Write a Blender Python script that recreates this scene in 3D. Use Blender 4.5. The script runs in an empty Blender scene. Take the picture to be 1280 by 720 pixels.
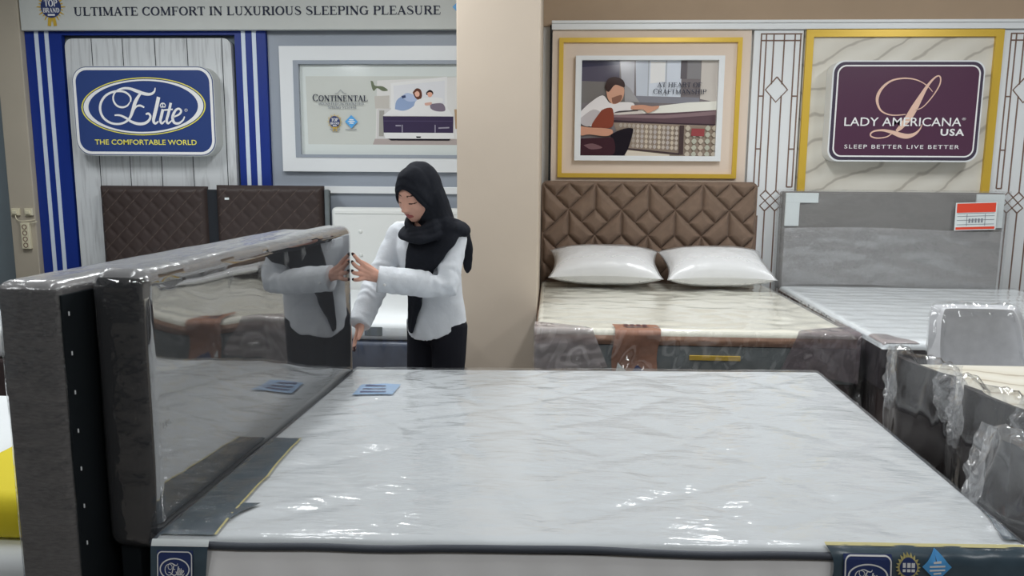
import bpy, bmesh, math, random
from mathutils import Vector, Matrix, noise
from mathutils.bvhtree import BVHTree
random.seed(7)
SC = bpy.context.scene
COL = SC.collection
PI = math.pi

# ------------------------------------------------------------------ camera, light, exposure
F_PX, VPX, HORY, ROLL = 960.0, 690.0, 216.0, 0.007
CAMZ = 1.52
yaw = math.atan((VPX-640)/F_PX); pit = math.atan((360-HORY)/F_PX)
fw = Vector((-math.sin(yaw)*math.cos(pit), math.cos(yaw)*math.cos(pit), -math.sin(pit)))
rt = Vector((math.cos(yaw), math.sin(yaw), 0)); up = rt.cross(fw)
rt2 = rt*math.cos(ROLL)+up*math.sin(ROLL); up2 = -rt*math.sin(ROLL)+up*math.cos(ROLL)
cd = bpy.data.cameras.new('camera'); cam = bpy.data.objects.new('camera', cd); COL.objects.link(cam)
M3 = Matrix((rt2, up2, -fw)).transposed()
cam.matrix_world = Matrix.Translation((0, 0, CAMZ)) @ M3.to_4x4()
cd.sensor_fit = 'HORIZONTAL'; cd.sensor_width = 36; cd.lens = 36*F_PX/1280; cd.clip_start = .05
SC.camera = cam
SC.view_settings.view_transform = 'Standard'; SC.view_settings.look = 'None'
SC.view_settings.gamma = 1; SC.view_settings.use_curve_mapping = False
SC.view_settings.exposure = 0.08
SC.render.film_transparent = False
w = bpy.data.worlds.new('world'); SC.world = w; w.use_nodes = True
w.node_tree.nodes['Background'].inputs[0].default_value = (.8, .88, 1, 1)
w.node_tree.nodes['Background'].inputs[1].default_value = .6
CEIL = 3.45
def ceiling_lamp(x, y, p, sx=.30, sy=1.3, col=(.965, .99, 1)):
    l = bpy.data.lights.new('ceiling_panel', 'AREA'); l.shape = 'RECTANGLE'; l.size = sx; l.size_y = sy
    l.energy = p; l.color = col
    o = bpy.data.objects.new('ceiling_panel', l); COL.objects.link(o); o.location = (x, y, CEIL-.03)
for x in (-3.6, -1.3, 1.2, 3.6):
    for y, p in ((-.65, 19), (1.8, 11), (4.3, 42)):
        ceiling_lamp(x, y, p)

# ------------------------------------------------------------------ materials
def lin(c):
    c = c/255.
    return c/12.92 if c <= .04045 else ((c+.055)/1.055)**2.4
def rgb(r, g, b, k=1.0): return (min(.9, lin(r)*k), min(.9, lin(g)*k), min(.9, lin(b)*k), 1)
def newmat(name):
    m = bpy.data.materials.new(name); m.use_nodes = True
    return m, m.node_tree.nodes, m.node_tree.links
def bump_chain(nt, ln, scale, strength, dist=.01, detail=4, stretch=None, kind='noise'):
    tc = nt.new('ShaderNodeTexCoord'); mp = nt.new('ShaderNodeMapping')
    ln.new(tc.outputs['Object'], mp.inputs[0])
    if stretch: mp.inputs['Scale'].default_value = stretch[:3]
    if stretch and len(stretch) > 3: mp.inputs['Rotation'].default_value = (0, 0, stretch[3])
    t = nt.new('ShaderNodeTexNoise'); t.inputs['Scale'].default_value = scale; t.inputs['Detail'].default_value = detail
    if kind == 'ridge':
        t.noise_type = 'RIDGED_MULTIFRACTAL'
    ln.new(mp.outputs[0], t.inputs['Vector'])
    b = nt.new('ShaderNodeBump'); b.inputs['Strength'].default_value = strength; b.inputs['Distance'].default_value = dist
    ln.new(t.outputs['Fac'], b.inputs['Height'])
    return b, t, mp
def mat(name, col, rough=.6, spec=.4, var=0, vscale=8, bump=0, bscale=200, bdist=.003, metal=0, coat=0, stretch=None, sheen=0, detail=4, kind='noise'):
    m, nt, ln = newmat(name); p = nt['Principled BSDF']
    p.inputs['Base Color'].default_value = col; p.inputs['Roughness'].default_value = rough
    p.inputs['Specular IOR Level'].default_value = spec; p.inputs['Metallic'].default_value = metal
    p.inputs['Coat Weight'].default_value = coat; p.inputs['Coat Roughness'].default_value = .04
    p.inputs['Sheen Weight'].default_value = sheen
    if var:
        tc = nt.new('ShaderNodeTexCoord'); t = nt.new('ShaderNodeTexNoise'); t.inputs['Scale'].default_value = vscale
        t.inputs['Detail'].default_value = 5; mp = nt.new('ShaderNodeMapping'); ln.new(tc.outputs['Object'], mp.inputs[0])
        if stretch: mp.inputs['Scale'].default_value = stretch[:3]
        ln.new(mp.outputs[0], t.inputs['Vector'])
        r = nt.new('ShaderNodeMapRange'); r.inputs['From Min'].default_value = .3; r.inputs['From Max'].default_value = .7
        r.inputs['To Min'].default_value = 1-var; r.inputs['To Max'].default_value = 1+var; ln.new(t.outputs['Fac'], r.inputs['Value'])
        mx = nt.new('ShaderNodeVectorMath'); mx.operation = 'SCALE'; mx.inputs[0].default_value = col[:3]
        ln.new(r.outputs[0], mx.inputs['Scale']); ln.new(mx.outputs[0], p.inputs['Base Color'])
    if bump:
        b, _, _ = bump_chain(nt, ln, bscale, bump, bdist, stretch=stretch, detail=detail, kind=kind); ln.new(b.outputs[0], p.inputs['Normal'])
    return m
def film(name, f0=.06, rough=.05, haze=.05, hcol=(.75, .77, .8, 1), tint=(.97, .975, .98, 1), bump=.5, bscale=12, bdist=.02, stretch=(1, 1, 1), detail=3, kind='noise', second=None):
    """thin clear plastic sheet: transparent, Schlick gloss, a little white haze"""
    m, nt, ln = newmat(name)
    out = nt['Material Output']; nt.remove(nt['Principled BSDF'])
    tr = nt.new('ShaderNodeBsdfTransparent'); tr.inputs[0].default_value = tint
    gl = nt.new('ShaderNodeBsdfGlossy'); gl.inputs['Roughness'].default_value = rough; gl.inputs['Color'].default_value = (1, 1, 1, 1)
    df = nt.new('ShaderNodeBsdfDiffuse'); df.inputs[0].default_value = hcol
    lw = nt.new('ShaderNodeLayerWeight'); lw.inputs['Blend'].default_value = .5
    pw = nt.new('ShaderNodeMath'); pw.operation = 'POWER'; pw.inputs[1].default_value = 5
    ml = nt.new('ShaderNodeMath'); ml.operation = 'MULTIPLY_ADD'; ml.inputs[1].default_value = 1-f0; ml.inputs[2].default_value = f0
    ln.new(lw.outputs['Facing'], pw.inputs[0]); ln.new(pw.outputs[0], ml.inputs[0])
    m1 = nt.new('ShaderNodeMixShader'); m1.inputs[0].default_value = haze
    ln.new(tr.outputs[0], m1.inputs[1]); ln.new(df.outputs[0], m1.inputs[2])
    m2 = nt.new('ShaderNodeMixShader'); ln.new(ml.outputs[0], m2.inputs[0]); ln.new(m1.outputs[0], m2.inputs[1]); ln.new(gl.outputs[0], m2.inputs[2])
    ln.new(m2.outputs[0], out.inputs['Surface'])
    if bump:
        b, _, _ = bump_chain(nt, ln, bscale, bump, bdist, detail=detail, stretch=stretch, kind=kind)
        if second:
            b2, _, _ = bump_chain(nt, ln, *second); ln.new(b.outputs[0], b2.inputs['Normal']); b = b2
        for s in (gl, lw): ln.new(b.outputs[0], s.inputs['Normal'])
    return m

K = 1.35
MT = {}
MT['tan'] = mat('tan paint', rgb(165, 145, 124, K), .8, .2, .04, 3)
MT['wallwhite'] = mat('white wall paint', rgb(196, 194, 190, K), .7, .3)
MT['greywall'] = mat('blue grey wall paint', rgb(104, 114, 120, K), .7, .3)
MT['pillar'] = mat('beige plaster', rgb(176, 164, 150, K), .75, .3, .035, 1.6, .15, 6, .01)
MT['column'] = mat('cream plaster', rgb(160, 152, 138, K), .75, .3, .04, 2)
MT['floor'] = mat('pale floor tile', rgb(92, 87, 82, K), .35, .5, .05, 2)
MT['ceil'] = mat('white ceiling', rgb(215, 215, 212, K), .85, .2)
MT['dim'] = mat('dark shop depth', rgb(48, 46, 45, 1), .8, .2)
MT['white'] = mat('white laminate', rgb(205, 208, 210, K), .35, .5)
MT['banner'] = mat('white fascia board', rgb(178, 181, 178, K), .5, .4, .03, 2)
MT['greyboard'] = mat('grey blue laminate', rgb(137, 144, 154, K), .4, .5)
MT['blue'] = mat('royal blue laminate', rgb(20, 44, 120, K), .45, .4)
MT['signblue'] = mat('blue acrylic', rgb(44, 62, 112, K), .3, .5)
MT['stripe'] = mat('pale stripe', rgb(190, 200, 222, K), .4, .4)
MT['yellow'] = mat('yellow vinyl', rgb(225, 205, 90, K), .5, .4)
MT['vinylwhite'] = mat('white vinyl', rgb(222, 226, 230, K), .45, .4)
MT['black'] = mat('black', rgb(22, 22, 25, 1.2), .6, .3)
MT['ink'] = mat('navy ink', rgb(42, 46, 62, K), .6, .3)
MT['gold'] = mat('gold moulding', rgb(198, 165, 62, K), .35, .6, metal=.25)
MT['creamboard'] = mat('cream pink board', rgb(200, 185, 171, K), .6, .3)
MT['purple'] = mat('plum acrylic', rgb(74, 46, 66, K), .3, .5)
MT['plumdark'] = mat('dark plum edge', rgb(62, 54, 70, K), .3, .5)
MT['rose'] = mat('rose gold vinyl', rgb(205, 172, 155, K), .4, .4)
MT['brownline'] = mat('brown inlay', rgb(110, 88, 78, K), .5, .4)
MT['leather'] = mat('brown velvet upholstery', rgb(108, 90, 77, K), .7, .25, .10, 14, .25, 400, .002, sheen=.1)
MT['darkleather'] = mat('dark brown leatherette', rgb(52, 43, 41, K), .5, .35, .06, 10, .2, 300, .002)
MT['stitch'] = mat('grey stitching', rgb(92, 80, 74, K), .7, .2)
MT['darkstrip'] = mat('dark backing', rgb(30, 33, 38, K), .7, .3)
MT['greyfab'] = mat('grey woven fabric', rgb(86, 84, 84, K), .85, .2, .30, 60, .6, 300, .002, stretch=(1, 1, 4))
MT['charcoal'] = mat('charcoal fabric', rgb(27, 27, 30, K), .8, .2, .08, 60)
MT['backing'] = mat('black backing cloth', rgb(26, 30, 33, K), .9, .1)
MT['greyhb'] = mat('taupe grey fabric', rgb(110, 107, 104, K), .85, .2, .05, 30)
MT['paper'] = mat('white card', rgb(200, 206, 206, K), .6, .3)
MT['red'] = mat('red print', rgb(205, 70, 50, K), .6, .3)
MT['printline'] = mat('grey print', rgb(120, 124, 132, K), .6, .3)
MT['cream'] = mat('cream knit ticking', rgb(208, 205, 192, K), .75, .2, .02, 20, .2, 4, .02, stretch=(1, 3.5, 1))
MT['whitetick'] = mat('white knit ticking', rgb(206, 210, 212, K), .7, .2, .01, 10)
MT['fronttick'] = mat('white quilted ticking', rgb(184, 187, 189, K), .75, .1, .012, 6, .35, 5, .012, stretch=(1, 2.2, 1, -.5), detail=3)
MT['sidetick'] = mat('pale grey side quilting', rgb(214, 212, 212, K), .75, .2)
MT['tape'] = mat('charcoal piping tape', rgb(62, 66, 74, K), .5, .4)
MT['guard'] = mat('printed corner film', rgb(62, 76, 86, K), .25, .6, .18, 14)
MT['guardgold'] = mat('gold print', rgb(175, 165, 110, K), .4, .4)
MT['lblue'] = mat('pale blue label', rgb(136, 165, 196, K), .4, .4)
MT['dblue'] = mat('navy label', rgb(44, 56, 100, K), .4, .4)
MT['midblue'] = mat('sky blue print', rgb(80, 150, 205, K), .4, .4)
MT['bronze'] = mat('bronze band', rgb(128, 98, 80, K), .5, .4, .12, 20)
MT['slate'] = mat('slate side fabric', rgb(96, 102, 104, K), .6, .3, .1, 12)
MT['plumside'] = mat('plum film print', rgb(84, 72, 78, K), .35, .5, .2, 14)
MT['plumlight'] = mat('grey plum printed film', rgb(138, 128, 128, K), .35, .5, .15, 10)
MT['brownbase'] = mat('dark brown base fabric', rgb(58, 48, 48, K), .7, .3, .15, 12)
MT['tag'] = mat('brown printed tag', rgb(136, 98, 80, K), .5, .4, .12, 25)
MT['tagdark'] = mat('maroon print', rgb(84, 56, 56, K), .5, .4)
MT['pillow'] = mat('white pillow cloth', rgb(236, 237, 240, K), .8, .2, .01, 10, .5, 9, .02)
MT['navybase'] = mat('navy grey base', rgb(66, 73, 88, K), .35, .5, .25, 9)
MT['whiteleather'] = mat('white leatherette', rgb(203, 205, 203, K), .35, .5)
MT['beigeplastic'] = mat('cream socket plastic', rgb(196, 190, 166, K), .4, .5)
MT['yellowcloth'] = mat('yellow cloth', rgb(215, 196, 45, K), .7, .3)
MT['bluecloth'] = mat('blue cloth', rgb(80, 98, 150, K), .7, .3)
MT['skin'] = mat('skin', rgb(204, 157, 138, K), .5, .35, .05, 30)
MT['skin'].node_tree.nodes['Principled BSDF'].inputs['Subsurface Weight'].default_value = .0
MT['lip'] = mat('lips', rgb(158, 84, 80, K), .45, .4)
MT['brow'] = mat('brow hair', rgb(70, 50, 44, K), .7, .2)
MT['nail'] = mat('dark nail polish', rgb(48, 26, 32, K), .25, .5)
MT['hijab'] = mat('black jersey cloth', rgb(30, 32, 38, 1.5), .85, .15, .1, 60, .3, 300, .001)
MT['shirt'] = mat('pale blue grey cotton', rgb(204, 208, 216, K), .8, .2, .01, 20, .35, 26, .012)
MT['trouser'] = mat('black trouser cloth', rgb(24, 25, 32, 1.3), .8, .2)
MT['shoe'] = mat('black shoe', rgb(25, 25, 28), .4, .5)
MT['button'] = mat('pearl button', rgb(230, 230, 230, K), .3, .5)
MT['chairdark'] = mat('dark brown chair cloth', rgb(34, 27, 27, K), .6, .35, .15, 30, stretch=(1, 1, .1))
MT['chairgrey'] = mat('grey chair cloth', rgb(182, 183, 186, K), .7, .3, .06, 20)
MT['darkside'] = mat('dark plum side cloth', rgb(46, 41, 45, K), .5, .4, .2, 10)
MT['chairleg'] = mat('black metal leg', rgb(24, 24, 26), .4, .5)

# wood boards, marble: procedural
def wood_board(name):
    m, nt, ln = newmat(name); p = nt['Principled BSDF']; p.inputs['Roughness'].default_value = .55
    tc = nt.new('ShaderNodeTexCoord'); mp = nt.new('ShaderNodeMapping'); ln.new(tc.outputs['Object'], mp.inputs[0])
    mp.inputs['Scale'].default_value = (14, 1, 1.1)
    t = nt.new('ShaderNodeTexNoise'); t.inputs['Scale'].default_value = 2.2; t.inputs['Detail'].default_value = 7; t.inputs['Distortion'].default_value = .6
    ln.new(mp.outputs[0], t.inputs['Vector'])
    r = nt.new('ShaderNodeValToRGB'); e = r.color_ramp.elements
    e[0].position = .28; e[0].color = rgb(158, 160, 162, K); e[1].position = .52; e[1].color = rgb(188, 191, 193, K)
    ln.new(t.outputs['Fac'], r.inputs[0]); ln.new(r.outputs[0], p.inputs['Base Color'])
    return m
def marble(name, c0, c1, c2, rot, sc=(1, 1, 1), scale=1.6):
    m, nt, ln = newmat(name); p = nt['Principled BSDF']; p.inputs['Roughness'].default_value = .3
    tc = nt.new('ShaderNodeTexCoord'); mp = nt.new('ShaderNodeMapping'); ln.new(tc.outputs['Object'], mp.inputs[0])
    mp.inputs['Rotation'].default_value = rot; mp.inputs['Scale'].default_value = sc
    wv = nt.new('ShaderNodeTexWave'); wv.wave_type = 'BANDS'; wv.bands_direction = 'Z'; wv.inputs['Scale'].default_value = scale
    wv.inputs['Distortion'].default_value = 9; wv.inputs['Detail'].default_value = 4; wv.inputs['Detail Scale'].default_value = .7
    ln.new(mp.outputs[0], wv.inputs['Vector'])
    r = nt.new('ShaderNodeValToRGB'); e = r.color_ramp.elements
    e[0].position = 0; e[0].color = c0; e[1].position = 1; e[1].color = c2
    n = r.color_ramp.elements.new(.05); n.color = c1
    ln.new(wv.outputs['Fac'], r.inputs[0]); ln.new(r.outputs[0], p.inputs['Base Color'])
    return m
MT['wood'] = wood_board('grey washed boards')
MT['marble'] = marble('grey veined marble', rgb(160, 155, 146, K), rgb(190, 186, 176, K), rgb(198, 195, 186, K), (0, .5, 0), (1, 1, 1), 1.5)
MT['tabletop'] = marble('cream marble brown veins', rgb(164, 152, 134, K), rgb(200, 195, 180, K), rgb(208, 204, 192, K), (PI/2, 0, .1), (1.5, 1, 3), 2)

MT['film_mirror'] = film('clear taut film', .30, .03, .035, bump=.10, bscale=3.2, bdist=.03, detail=1)
MT['film_wrinkle'] = film('clear wrinkled film', .10, .08, .05, bump=.6, bscale=14, bdist=.02, stretch=(1, 1, 1))
MT['film_mattress'] = film('clear mattress film', .05, .13, .03, bump=.40, bscale=6, bdist=.014, stretch=(1, 2.6, 1, .45), detail=2, second=(11, .45, .010, 3, (1, 2.6, 1, -.5)))
MT['film_bag'] = film('loose plastic bag', .09, .09, .03, bump=.8, bscale=13, bdist=.03, stretch=(1, 1, .35), kind='ridge', detail=2)
MT['film_balloon'] = film('ballooning clear bag', .10, .09, .13, bump=1.0, bscale=11, bdist=.03, stretch=(1, 1, .5), kind='ridge', detail=2)
MT['film_fold'] = film('crumpled bag folds', .10, .18, .20, hcol=(.8, .81, .83, 1), bump=1.0, bscale=30, bdist=.02, kind='ridge', detail=2)
MT['film_pillow'] = film('milky pillow bag', .05, .28, .22, hcol=(.85, .86, .88, 1), bump=.4, bscale=10, bdist=.02)
MT['film_plum'] = film('plum printed film', .10, .12, .62, hcol=rgb(118, 106, 112, K), bump=.9, bscale=10, bdist=.03, kind='ridge', detail=2)
MT['film_lilac'] = film('grey lilac printed film', .10, .12, .60, hcol=rgb(166, 157, 158, K), bump=.9, bscale=10, bdist=.03, kind='ridge', detail=2)
MT['film_top'] = film('gathered film', .12, .22, .22, hcol=(.8, .8, .82, 1), bump=.7, bscale=11, bdist=.02, stretch=(1, .6, 1), detail=3)
MT['film_soft'] = film('hazy plastic sheet', .05, .16, .10, bump=.18, bscale=7, bdist=.03, stretch=(1, 1, 2.5), detail=3)

# ------------------------------------------------------------------ mesh helpers
class MB:
    def __init__(s): s.v = []; s.f = []; s.m = []
    def add(s, vs, fs, mi=0):
        o = len(s.v); s.v += [Vector(v) for v in vs]
        for f in fs: s.f.append([i+o for i in f]); s.m.append(mi)
    def add_bm(s, bm, mi=0):
        bm.verts.index_update()
        s.add([v.co.copy() for v in bm.verts], [[v.index for v in f.verts] for f in bm.faces], mi); bm.free()
    def build(s, name, mats, parent=None, smooth=False, angle=None):
        off = Vector(parent_loc(parent))
        me = bpy.data.meshes.new(name); me.from_pydata([v-off for v in s.v], [], s.f)
        if not isinstance(mats, (list, tuple)): mats = [mats]
        for m in mats: me.materials.append(MT[m] if isinstance(m, str) else m)
        for p, mi in zip(me.polygons, s.m): p.material_index = mi
        me.update()
        if smooth:
            me.shade_smooth()
            if angle: 
                me.set_sharp_from_angle(angle=math.radians(angle))
        o = bpy.data.objects.new(name, me); COL.objects.link(o)
        if parent: o.parent = parent
        return o
def parent_loc(p):
    l = Vector((0, 0, 0))
    while p: l += p.location; p = p.parent
    return l
def empty(name, loc):
    o = bpy.data.objects.new(name, None); COL.objects.link(o); o.location = loc; o.empty_display_size = .1; return o
def tag(o, label=None, cat=None, group=None, kind=None):
    if label: o['label'] = label
    if cat: o['category'] = cat
    if group: o['group'] = group
    if kind: o['kind'] = kind
    return o
def thing(name, loc, label, cat, group=None): return tag(empty(name, loc), label, cat, group)
def copy_tree(o, parent=None):
    c = o.copy(); COL.objects.link(c)
    if parent: c.parent = parent
    for ch in o.children: copy_tree(ch, c)
    return c
def box(mb, x0, x1, y0, y1, z0, z1, mi=0, bev=0, seg=2):
    bm = bmesh.new(); bmesh.ops.create_cube(bm, size=1)
    for v in bm.verts:
        v.co = ((x0+x1)/2+v.co.x*(x1-x0), (y0+y1)/2+v.co.y*(y1-y0), (z0+z1)/2+v.co.z*(z1-z0))
    if bev: bmesh.ops.bevel(bm, geom=bm.edges[:], offset=bev, segments=seg, profile=.5, affect='EDGES')
    mb.add_bm(bm, mi)
def rrect(x0, x1, z0, z1, r, n=8):
    pts = []
    for cx, cz, a in ((x1-r, z1-r, 0), (x0+r, z1-r, 90), (x0+r, z0+r, 180), (x1-r, z0+r, 270)):
        for i in range(n+1):
            t = math.radians(a+90*i/n); pts.append((cx+r*math.cos(t), cz+r*math.sin(t)))
    return pts
def plate(mb, pts, y0, y1, mi=0, bev=0):
    """outline in XZ extruded from y0 (front) to y1 (back)"""
    n = len(pts); vs = [(x, y0, z) for x, z in pts]+[(x, y1, z) for x, z in pts]
    fs = [list(range(n)), list(range(2*n-1, n-1, -1))]+[[i, i+n, (i+1) % n+n, (i+1) % n] for i in range(n)]
    mb.add(vs, fs, mi)
def band(mb, outer, inner, y0, y1, mi=0):
    n = len(outer)
    vs = [(x, y0, z) for x, z in outer]+[(x, y0, z) for x, z in inner]+[(x, y1, z) for x, z in outer]+[(x, y1, z) for x, z in inner]
    fs = []
    for i in range(n):
        j = (i+1) % n
        fs += [[i, j, n+j, n+i], [2*n+j, 2*n+i, 3*n+i, 3*n+j], [i, 2*n+i, 2*n+j, j], [n+j, 3*n+j, 3*n+i, n+i]]
    mb.add(vs, fs, mi)
def rect(x0, x1, z0, z1): return [(x0, z0), (x1, z0), (x1, z1), (x0, z1)]
def frame(mb, x0, x1, z0, z1, t, y0, y1, mi=0):
    band(mb, rect(x0, x1, z0, z1), rect(x0+t, x1-t, z0+t, z1-t), y0, y1, mi)
def spline(pts, n=8):
    """Catmull-Rom through tuples of any length"""
    out = []; P = [pts[0]]+list(pts)+[pts[-1]]
    for i in range(1, len(P)-2):
        p0, p1, p2, p3 = P[i-1:i+3]
        for k in range(n):
            t = k/n; t2 = t*t; t3 = t2*t
            out.append(tuple(.5*(2*b+(c-a)*t+(2*a-5*b+4*c-d)*t2+(-a+3*b-3*c+d)*t3) for a, b, c, d in zip(p0, p1, p2, p3)))
    out.append(tuple(pts[-1])); return out
def ribbon(mb, pts, y, th=.002, mi=0):
    """variable width stroke in XZ: pts = (x, z, width)"""
    n = len(pts); L = []; R = []
    for i in range(n):
        a = pts[max(0, i-1)]; b = pts[min(n-1, i+1)]
        dx, dz = b[0]-a[0], b[1]-a[1]; d = math.hypot(dx, dz) or 1
        nx, nz = -dz/d, dx/d; x, z, wd = pts[i]
        L.append((x+nx*wd/2, y, z+nz*wd/2)); R.append((x-nx*wd/2, y, z-nz*wd/2))
    vs = L+R; fs = [[i, i+1, n+i+1, n+i] for i in range(n-1)]
    vs2 = [(x, y+th, z) for x, _, z in vs]; k = 2*n
    mb.add(vs+vs2, fs+[[k+i, k+n+i, k+n+i+1, k+i+1] for i in range(n-1)]+[[i, k+i, k+i+1, i+1] for i in range(n-1)]
           + [[n+i, n+i+1, k+n+i+1, k+n+i] for i in range(n-1)], mi)
def tube(mb, pts, rad, n=10, mi=0, flat=None, caps=True):
    """tube with rounded ends through 3D points, radius per point"""
    P = [Vector(p) for p in pts]; R = list(rad) if hasattr(rad, '__len__') else [rad]*len(P)
    if caps:
        d0 = (P[0]-P[1]).normalized(); d1 = (P[-1]-P[-2]).normalized(); r0, r1 = R[0], R[-1]
        P = [P[0]+d0*r0*.95, P[0]+d0*r0*.7]+P+[P[-1]+d1*r1*.7, P[-1]+d1*r1*.95]
        R = [r0*.25, r0*.72]+R+[r1*.72, r1*.25]
    ref = None; vs = []; N = len(P)
    for i in range(N):
        d = (P[min(N-1, i+1)]-P[max(0, i-1)]).normalized()
        if ref is None:
            ref = d.orthogonal().normalized()
        ref = (ref-d*ref.dot(d)).normalized(); bi = d.cross(ref)
        for k in range(n):
            a = 2*PI*k/n; vs.append(P[i]+(ref*math.cos(a)+bi*math.sin(a))*R[i])
    fs = [[i*n+k, i*n+(k+1) % n, (i+1)*n+(k+1) % n, (i+1)*n+k] for i in range(N-1) for k in range(n)]
    fs += [list(range(n))[::-1], [(N-1)*n+k for k in range(n)]]
    mb.add(vs, fs, mi)
def ellipsoid(mb, c, r, axes=None, nu=20, nv=14, mi=0, fn=None):
    c = Vector(c); A = axes or (Vector((1, 0, 0)), Vector((0, 1, 0)), Vector((0, 0, 1)))
    vs = []; fs = []
    def pt(th, ph):
        d = (math.sin(th)*math.cos(ph), math.sin(th)*math.sin(ph), math.cos(th))
        q = fn(d) if fn else (d[0]*r[0], d[1]*r[1], d[2]*r[2])
        return c+A[0]*q[0]+A[1]*q[1]+A[2]*q[2]
    vs.append(pt(0, 0))
    for i in range(1, nv):
        for k in range(nu): vs.append(pt(PI*i/nv, 2*PI*k/nu))
    vs.append(pt(PI, 0)); L = len(vs)-1
    for k in range(nu):
        fs.append([0, 1+k, 1+(k+1) % nu])
        fs.append([L, L-nu+(k+1) % nu, L-nu+k])
    for i in range(nv-2):
        for k in range(nu):
            a = 1+i*nu+k; b = 1+i*nu+(k+1) % nu; fs.append([a, a+nu, b+nu, b])
    mb.add(vs, fs, mi)
def loft(mb, rings, mi=0):
    n = len(rings[0]); vs = [v for r in rings for v in r]; N = len(rings)
    fs = [[i*n+k, i*n+(k+1) % n, (i+1)*n+(k+1) % n, (i+1)*n+k] for i in range(N-1) for k in range(n)]
    fs += [list(range(n))[::-1], [(N-1)*n+k for k in range(n)]]
    mb.add(vs, fs, mi)
def grid(mb, nu, nv, fn, mi=0):
    vs = [fn(i/nu, j/nv) for j in range(nv+1) for i in range(nu+1)]
    fs = [[j*(nu+1)+i, j*(nu+1)+i+1, (j+1)*(nu+1)+i+1, (j+1)*(nu+1)+i] for j in range(nv) for i in range(nu)]
    mb.add(vs, fs, mi)
def nz(x, y, z=0.): return noise.noise(Vector((x, y, z)))
def remesh(o, vox, smooth=3, disp=None):
    md = o.modifiers.new('r', 'REMESH'); md.mode = 'VOXEL'; md.voxel_size = vox; md.use_smooth_shade = True
    if smooth:
        s = o.modifiers.new('s', 'SMOOTH'); s.factor = .5; s.iterations = smooth
    dg = bpy.context.evaluated_depsgraph_get(); me = bpy.data.meshes.new_from_object(o.evaluated_get(dg))
    mats = list(o.data.materials); o.modifiers.clear(); o.data = me
    me.materials.clear()
    for m in mats: me.materials.append(m)
    if disp:
        ns = [v.normal.copy() for v in me.vertices]
        for v, n in zip(me.vertices, ns): v.co += n*disp(v.co)
        me.update()
    me.shade_smooth()
    return o

# text -------------------------------------------------------------
def sans(mb, s, x0, x1, z0, h, y, mi=0, bold=0, space=1.0):
    """built-in sans lettering fitted to x0..x1, cap height h, baseline z0"""
    c = bpy.data.curves.new('t', 'FONT'); c.body = s; c.resolution_u = 3; c.offset = bold; c.space_character = space; c.extrude = .0
    o = bpy.data.objects.new('t', c); COL.objects.link(o)
    dg = bpy.context.evaluated_depsgraph_get(); me = bpy.data.meshes.new_from_object(o.evaluated_get(dg))
    bpy.data.objects.remove(o); bpy.data.curves.remove(c)
    xs = [v.co.x for v in me.vertices]; a, b = min(xs), max(xs); k = (x1-x0)/(b-a); kz = h/.73
    mb.add([(x0+(v.co.x-a)*k, y, z0+v.co.y*kz) for v in me.vertices], [list(p.vertices)[::1] for p in me.polygons], mi)
    bpy.data.meshes.remove(me)
TK, TN = .17, .065
def _arc(cx, cz, rx, rz, a0, a1, w0, w1, n=14):
    out = []
    for i in range(n+1):
        a = math.radians(a0+(a1-a0)*i/n); f = abs(math.cos(a))
        out.append((cx+rx*math.cos(a), cz+rz*math.sin(a), w0+(w1-w0)*f))
    return out
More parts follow.
